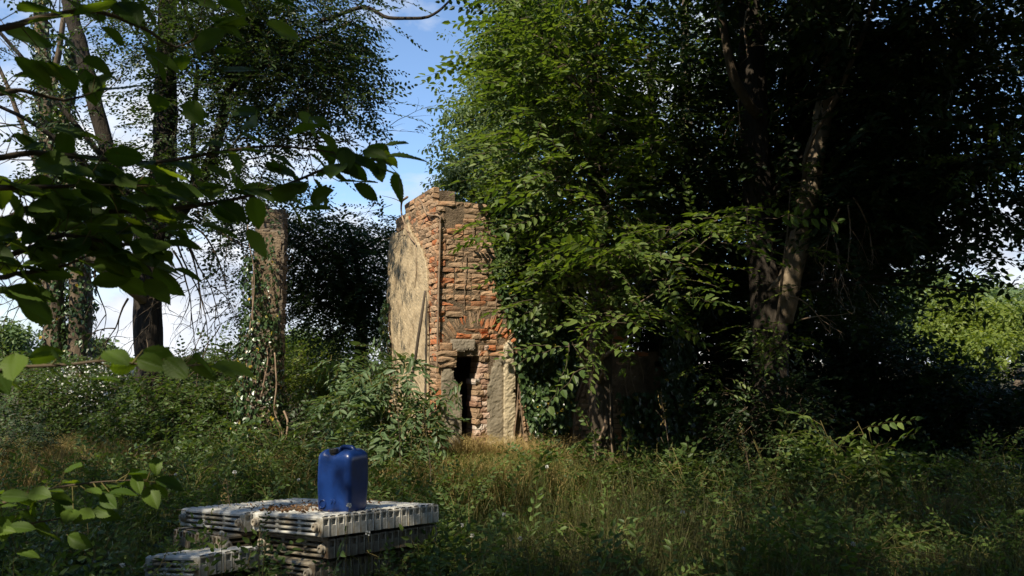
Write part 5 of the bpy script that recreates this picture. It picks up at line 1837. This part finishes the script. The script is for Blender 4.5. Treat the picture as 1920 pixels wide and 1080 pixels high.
wl = ['tall weed at the front edge of the dry grass before the doorway', 'bushy weed in front of the wall ivy', 'tangled weed before the hornbeam trunk, left side', 'tangled weed before the hornbeam trunk, right side', 'broad weed in the shaded grass below the dead stalk', 'weed clump in the middle of the right foreground',
      'upright weed at the bottom edge right of centre', 'weed clump low in the right foreground under the grass plumes', 'tall weed left of the grass plumes', 'spreading weed before the small leaved bush', 'weed clump between saplings and grass plumes', 'weed clump in the bottom right corner', 'weed clump behind the stack toward the dry grass',
      'weed clump just right of the stack corner at the bottom edge', 'tall weed before the brick pillar foot', 'weed clump left of the brick pillar foot']
for i, (px, Y, h_, kd) in enumerate([(860, 8.6, .55, 'weed'), (1010, 8.9, .6, 'bramble'), (1080, 9.2, .55, 'weed'), (1190, 9.0, .65, 'bramble'), (1240, 7.9, .6, 'weed'), (1330, 6.9, .6, 'weed'), (1130, 5.8, .5, 'weed'), (1600, 5.9, .5, 'weed'), (1480, 6.2, .65, 'weed'), (1400, 7.7, .6, 'bramble'), (1730, 6.7, .6, 'weed'),
                                    (1880, 5.8, .6, 'weed'), (800, 8.3, .5, 'weed'), (900, 5.3, .45, 'weed'), (520, 10.6, .8, 'bramble'), (430, 10.3, .8, 'bramble')]):
    plant('weed', wl[i], 'weed', px, Y, h_, 6, kd, WB if kd == 'weed' else ['leaf_bramble', 'twig_green'], 'weeds in the rough grass', spread=.32, per=5, scale=(.7, 1.2), leaf_from=.3)
tl = ['rank weed at the right hand skirts of the elder shrub', 'rank weed in the dry grass left of the doorway', 'rank weed in the dry grass below the pilaster', 'rank weed under the hanging wall ivy', 'rank weed just right of the hornbeam foot', 'rank weed below the dim plaster wall', 'rank weed left of the dim low bush',
      'rank weed between dim low bush and small leaved bush', 'rank weed behind the canister, left of the elder shrub', 'rank weed at the right foot of the brick pillar', 'rank weed behind the back left radiator', 'rank weed beside the left dry grass patch', 'rank weed in front of the elder shrub']
for i, (px, Y, h_, kd) in enumerate([(770, 9.1, .85, 'elder'), (835, 9.3, .6, 'weed'), (945, 9.5, .6, 'weed'), (1045, 9.5, .8, 'bramble'), (1165, 9.3, .75, 'bramble'), (1225, 9.3, .75, 'weed'), (1290, 8.4, .85, 'bramble'), (1365, 8.3, .7, 'weed'), (620, 9.4, .85, 'bramble'), (560, 9.7, .9, 'weed'), (370, 8.6, .7, 'weed'), (180, 9.2, .6, 'weed'),
                                    (700, 8.6, .6, 'bramble')]):
    plant('weed', tl[i], 'weed', px, Y, h_, 8, kd, ['leaf_elder' if kd == 'elder' else ('leaf_weed' if kd == 'weed' else 'leaf_bramble'), 'twig_green'], 'rank weeds round the ruin', spread=.34, per=6, scale=(.7, 1.25), leaf_from=.2)
# bare stalks
for px, py0, py1, Y, lab in [(1245, 860, 740, 9.2, 'thin dead stalk with dry seed heads in front of the dim plaster wall'), (1395, 900, 800, 8.4, 'dry grass plume beside the small leaved bush'), (745, 900, 700, 8.6, 'thin dark dead stalk right of the blue canister'),
                             (800, 930, 760, 8.2, 'second thin dead stalk, further right of the canister'), (430, 960, 905, 6.2, 'pale dry stalk standing behind the back left radiator')]:
    a, c = base_at(px + 6, Y), P(px - 6, py1, Y)
    t = thing('dead_stalk', lab, 'stalk', a)
    mb = MB()
    mid = (a + c) / 2 + np.array([.04, 0, 0])
    tube(mb, [a, mid, c], [.006, .0045, .002], 5, .1, wob=.015)
    for i in range(4):
        q = a + (c - a) * (.55 + .12 * i)
        tube(mb, [q, q + np.array([gr.normal() * .08, gr.normal() * .05, .10])], [.002, .001], 4, .05)
    mb.build('stem', 'twig' if 'dark' in lab or 'second' in lab else 'root', t)
    mb = MB()
    n = 46
    q = a + (c - a) * gr.uniform(.72, 1.02, (n, 1)) + gr.normal(size=(n, 3)) * .022
    lv, lf, _, _ = leaf_tpl(1, .45, .3, .3)
    mb.inst([(lv, lf, 0, False)], rot_from(nrm(gr.normal(size=(n, 3)) + np.array([0, 0, .6])), nrm(gr.normal(size=(n, 3)))) * gr.uniform(.012, .028, n)[:, None, None], q)
    mb.build('seed_head', 'grass_dry', t)
# nodding grass plumes, lower right
pl_lab = ['nodding straw coloured grass plume in the lower right foreground, leftmost of three', 'nodding straw coloured grass plume, middle of three in the lower right foreground', 'nodding straw coloured grass plume, rightmost of three in the lower right foreground']
for i, (px, py, Y) in enumerate([(1690, 1060, 5.2), (1745, 1045, 5.3), (1800, 1055, 5.25)]):
    c = P(px, py, Y)
    a = np.array([c[0] - .42, Y + .05, 0])
    t = thing('grass_plume', pl_lab[i], 'grass', a, 'grass plumes in the right foreground')
    mb = MB()
    pts = [a, a + np.array([.06, 0, .35]), c + np.array([-.17, 0, .06]), c, c + np.array([.10, 0, -.04])]
    tube(mb, pts, [.003, .0028, .002, .0015, .001], 5, .05)
    mb.build('stem', 'grass_dry', t)
    cv = catmull([np.append(q, 0) for q in pts[2:]], .01)[:, :3]
    n = 120
    q = cv[gr.randint(0, len(cv), n)] + gr.normal(size=(n, 3)) * np.array([.008, .01, .010]) + np.array([0, 0, -.006])
    mb = MB()
    lv, lf, _, _ = leaf_tpl(1, .28, .3, .3)
    mb.inst([(lv, lf, 0, False)], rot_from(nrm(np.array([1, 0, -.4]) + gr.normal(size=(n, 3)) * .4), nrm(gr.normal(size=(n, 3)))) * gr.uniform(.014, .03, n)[:, None, None], q)
    mb.build('seed_head', 'grass_dry', t)
# small white flower heads
fl = [(440, 885, 6.4), (655, 948, 4.95), (1025, 875, 7.2), (945, 965, 6.6), (1015, 930, 6.3), (975, 1010, 5.7), (1395, 1030, 5.6), (1280, 960, 6.2), (865, 985, 5.8), (885, 1005, 5.6), (1600, 1020, 5.6), (560, 900, 8), (600, 870, 8.4), (415, 1000, 5.0), (230, 1060, 4.9), (120, 930, 7), (330, 890, 8), (690, 1000, 4.9)]
for px, py, Y in fl:
    c = P(px, py, Y)
    a = np.array([c[0] + gr.normal() * .05, Y + gr.normal() * .04, ground_z(c[0], Y)])
    t = thing('wild_flower', 'small whitish flower head on a thin stalk standing in the grass', 'flower', a, 'white flower heads in the grass')
    mb = MB()
    tube(mb, [a, (a + c) / 2 + np.array([gr.normal() * .03, 0, 0]), c], [.0025, .002, .0015], 4, .08)
    mb.build('stem', 'twig_green', t)
    mb = MB()
    n = 26
    dd = nrm(gr.normal(size=(n, 3)) + np.array([0, 0, .5]))
    mb.inst([(lvp, lfp, 0, False)], rot_from(dd, nrm(gr.normal(size=(n, 3)))) * gr.uniform(.009, .016, n)[:, None, None], c + dd * .005)
    mb.build('flower_head', 'petal', t)
# rubble at the foot of the trunk
mb_n = 0
for px, py, Y in [(1095, 905, 10), (1075, 912, 9.9), (1170, 905, 10), (1185, 890, 10.1), (1060, 900, 10.1), (1200, 900, 9.9)]:
    c = P(px, py, Y)
    mb = MB()
    s = gr.uniform(.05, .10)

    def WR(u, z, n, c=c):
        return np.array([c[0] + u, Y - n, z + .02])
    worn_brick(mb, WR, -s, s, 0, s * .9, s * 1.2, s * .5, gr, .3, rough=.012)
    tag(mb.build('rubble', ['brick_pale'], None, loc=(c[0], Y, 0)), 'broken pale brick lying in the grass at the foot of the hornbeam', 'brick', 'broken bricks round the hornbeam foot')

# ================================================================== HAZEL IN THE NEAR FOREGROUND
def big_leaf(mb, base, dirv, up, L, W, rng, mi=0):
    """a serrate, veined hazel leaf"""
    nx, ny = 22, 9
    V = np.zeros((nx, ny, 3))
    fold, curl, wav, ph = rng.uniform(.05, .34), rng.uniform(-.05, .38), rng.uniform(.01, .035), rng.uniform(0, 6)
    tw = rng.normal() * .25
    for i in range(nx):
        t = i / (nx - 1)
        prof = (math.sin(PI * min(1, t ** .82)) ** .78) * (1 - .22 * t)
        if t > .82:
            prof *= 1 - ((t - .82) / .18) ** 1.4 * .55
        ser = 1 + (.05 if i % 2 else -.045)
        for j in range(ny):
            s = (j - (ny - 1) / 2) / ((ny - 1) / 2)
            hw = W / 2 * prof * (ser if abs(s) > .99 else 1)
            x = L * (t + .05 * abs(s) * prof)
            z = abs(s) * hw * fold - curl * L * t * t * .6 + wav * L * math.sin(t * 9 + ph) * abs(s) * .6
            z += -.0022 * math.cos((t - .28 * abs(s)) * 9 * 2 * PI) * abs(s) ** .5 * (1 - abs(s) * .4)
            z -= .002 * (1 if j == (ny - 1) // 2 else 0)
            y = s * hw * (1 - .12 * fold)
            V[i, j] = (x, y * math.cos(tw * t) - z * math.sin(tw * t) * 0, z + y * math.sin(tw * t))
    R = rot_from(nrm(dirv), nrm(up))
    Vw = V.reshape(-1, 3) @ R.T + base
    idx = np.arange(nx * ny).reshape(nx, ny)
    q = np.stack([idx[:-1, :-1], idx[1:, :-1], idx[1:, 1:], idx[:-1, 1:]], -1).reshape(-1, 4)
    mb.add(Vw, [q], mi, True)


hz = np.random.RandomState(44)
hb = np.array([-2.15, 1.7, 0])
hazel = thing('hazel_shrub', 'hazel shrub with broad toothed leaves reaching in close from the left edge', 'shrub', hb)
mb = MB()
tube(mb, [hb, hb + np.array([.1, 0, 1.2]), hb + np.array([.25, .1, 2.4]), hb + np.array([.45, .2, 3.4])], [.035, .03, .022, .01], 9, .1, wob=.02)
tube(mb, [hb + np.array([-.1, .05, 0]), hb + np.array([.2, -.1, .7]), hb + np.array([.5, -.2, 1.3])], [.022, .018, .012], 8, .1, wob=.02)
mb.build('stem', 'bark_brown', hazel)


def bough(pts, nleaf, size=(.072, .112), side=.10, name='branch', up_bias=1.0, droopy=.3, r0=.009):
    """branch through (px,py,Y) points, with leaves along it"""
    pp = [P(*p) for p in pts]
    start = hb + np.array([.3, .1, max(.5, min(3.2, pp[0][2]))])
    pp = [start] + pp
    mb = MB()
    tube(mb, pp, [r0 * (1 - .78 * i / (len(pp) - 1)) for i in range(len(pp))], 7, .05, wob=.01)
    br = mb.build(name, 'twig', hazel)
    c = catmull([np.append(q, 0) for q in pp[1:]], .02)[:, :3]
    ml = MB()
    n = nleaf
    mbt = MB()
    for i in range(n):
        k = int(len(c) * (i + hz.uniform(.1, .9)) / n)
        k = min(k, len(c) - 2)
        t = nrm(c[k + 1] - c[k])
        s = 1 if i % 2 else -1
        nrm_side = nrm(np.cross(t, np.array([0, 0, 1.0])) + hz.normal(size=3) * .35)
        off = hz.uniform(.015, side)
        q = c[k] + nrm_side * s * off * .5 + np.array([0, 0, hz.normal() * side * .5]) + t * off * .5
        tube(mbt, [c[k], q], [.0018, .0012], 4, .03, cap=False)
        d = nrm(t * hz.uniform(.1, .9) + nrm_side * s * hz.uniform(.1, .8) + np.array([0, 0, -droopy * hz.uniform(.2, 1.6)]))
        up = nrm(np.array([0, -.45, up_bias]) + hz.normal(size=3) * .45)
        Ls = hz.uniform(*size)
        big_leaf(ml, q, d, up, Ls, Ls * hz.uniform(.58, .74), hz)
    t = nrm(c[-1] - c[-4])
    big_leaf(ml, c[-1], t + np.array([0, 0, -.25]), np.array([0, -.6, 1]), size[1], size[1] * .6, hz)
    ml.build('leaves', 'leaf_hazel', br)
    mbt.build('petioles', 'twig_green', br)
    return br


bough([(-60, 420, 2.0), (60, 395, 2.0), (200, 400, 2.05), (330, 392, 2.1), (440, 375, 2.15), (540, 345, 2.2), (620, 312, 2.2), (690, 300, 2.2), (725, 292, 2.2)], 62)
bough([(-60, 300, 1.9), (60, 290, 1.95), (170, 300, 2), (280, 310, 2.05), (400, 290, 2.1), (500, 275, 2.1), (590, 280, 2.15), (650, 290, 2.15)], 53)
bough([(-60, 480, 1.85), (40, 470, 1.9), (120, 440, 1.9), (200, 455, 1.95), (260, 460, 2), (300, 455, 2)], 49)
bough([(-60, 350, 1.75), (30, 350, 1.8), (110, 350, 1.85), (190, 350, 1.9), (280, 350, 1.95)], 37)
bough([(-60, 180, 1.8), (40, 170, 1.85), (120, 190, 1.9), (185, 170, 1.95)], 11, side=.16)
bough([(-60, 60, 1.7), (80, 30, 1.75), (180, 20, 1.85), (280, 60, 1.9), (330, 90, 1.95), (400, 50, 1.95)], 26, side=.14)
bough([(-60, -60, 1.7), (120, -50, 1.8), (260, -30, 1.9), (380, -10, 1.95), (480, -10, 2)], 24, side=.12)
bough([(-60, 520, 1.8), (30, 510, 1.85), (110, 500, 1.9), (160, 480, 1.9)], 20)
bough([(-80, 700, 1.3), (20, 688, 1.32), (140, 684, 1.34), (200, 678, 1.34), (270, 686, 1.36), (340, 690, 1.36), (400, 684, 1.38)], 16, size=(.048, .074), side=.04, droopy=.35, r0=.004)
bough([(-80, 960, 2.0), (30, 935, 2.05), (110, 915, 2.1), (190, 905, 2.1), (290, 900, 2.15)], 32, side=.055, size=(.055, .08), r0=.005)
bough([(-80, 1010, 2.0), (30, 985, 2.05), (100, 975, 2.1), (170, 962, 2.1)], 20, side=.055, size=(.055, .08), r0=.005)
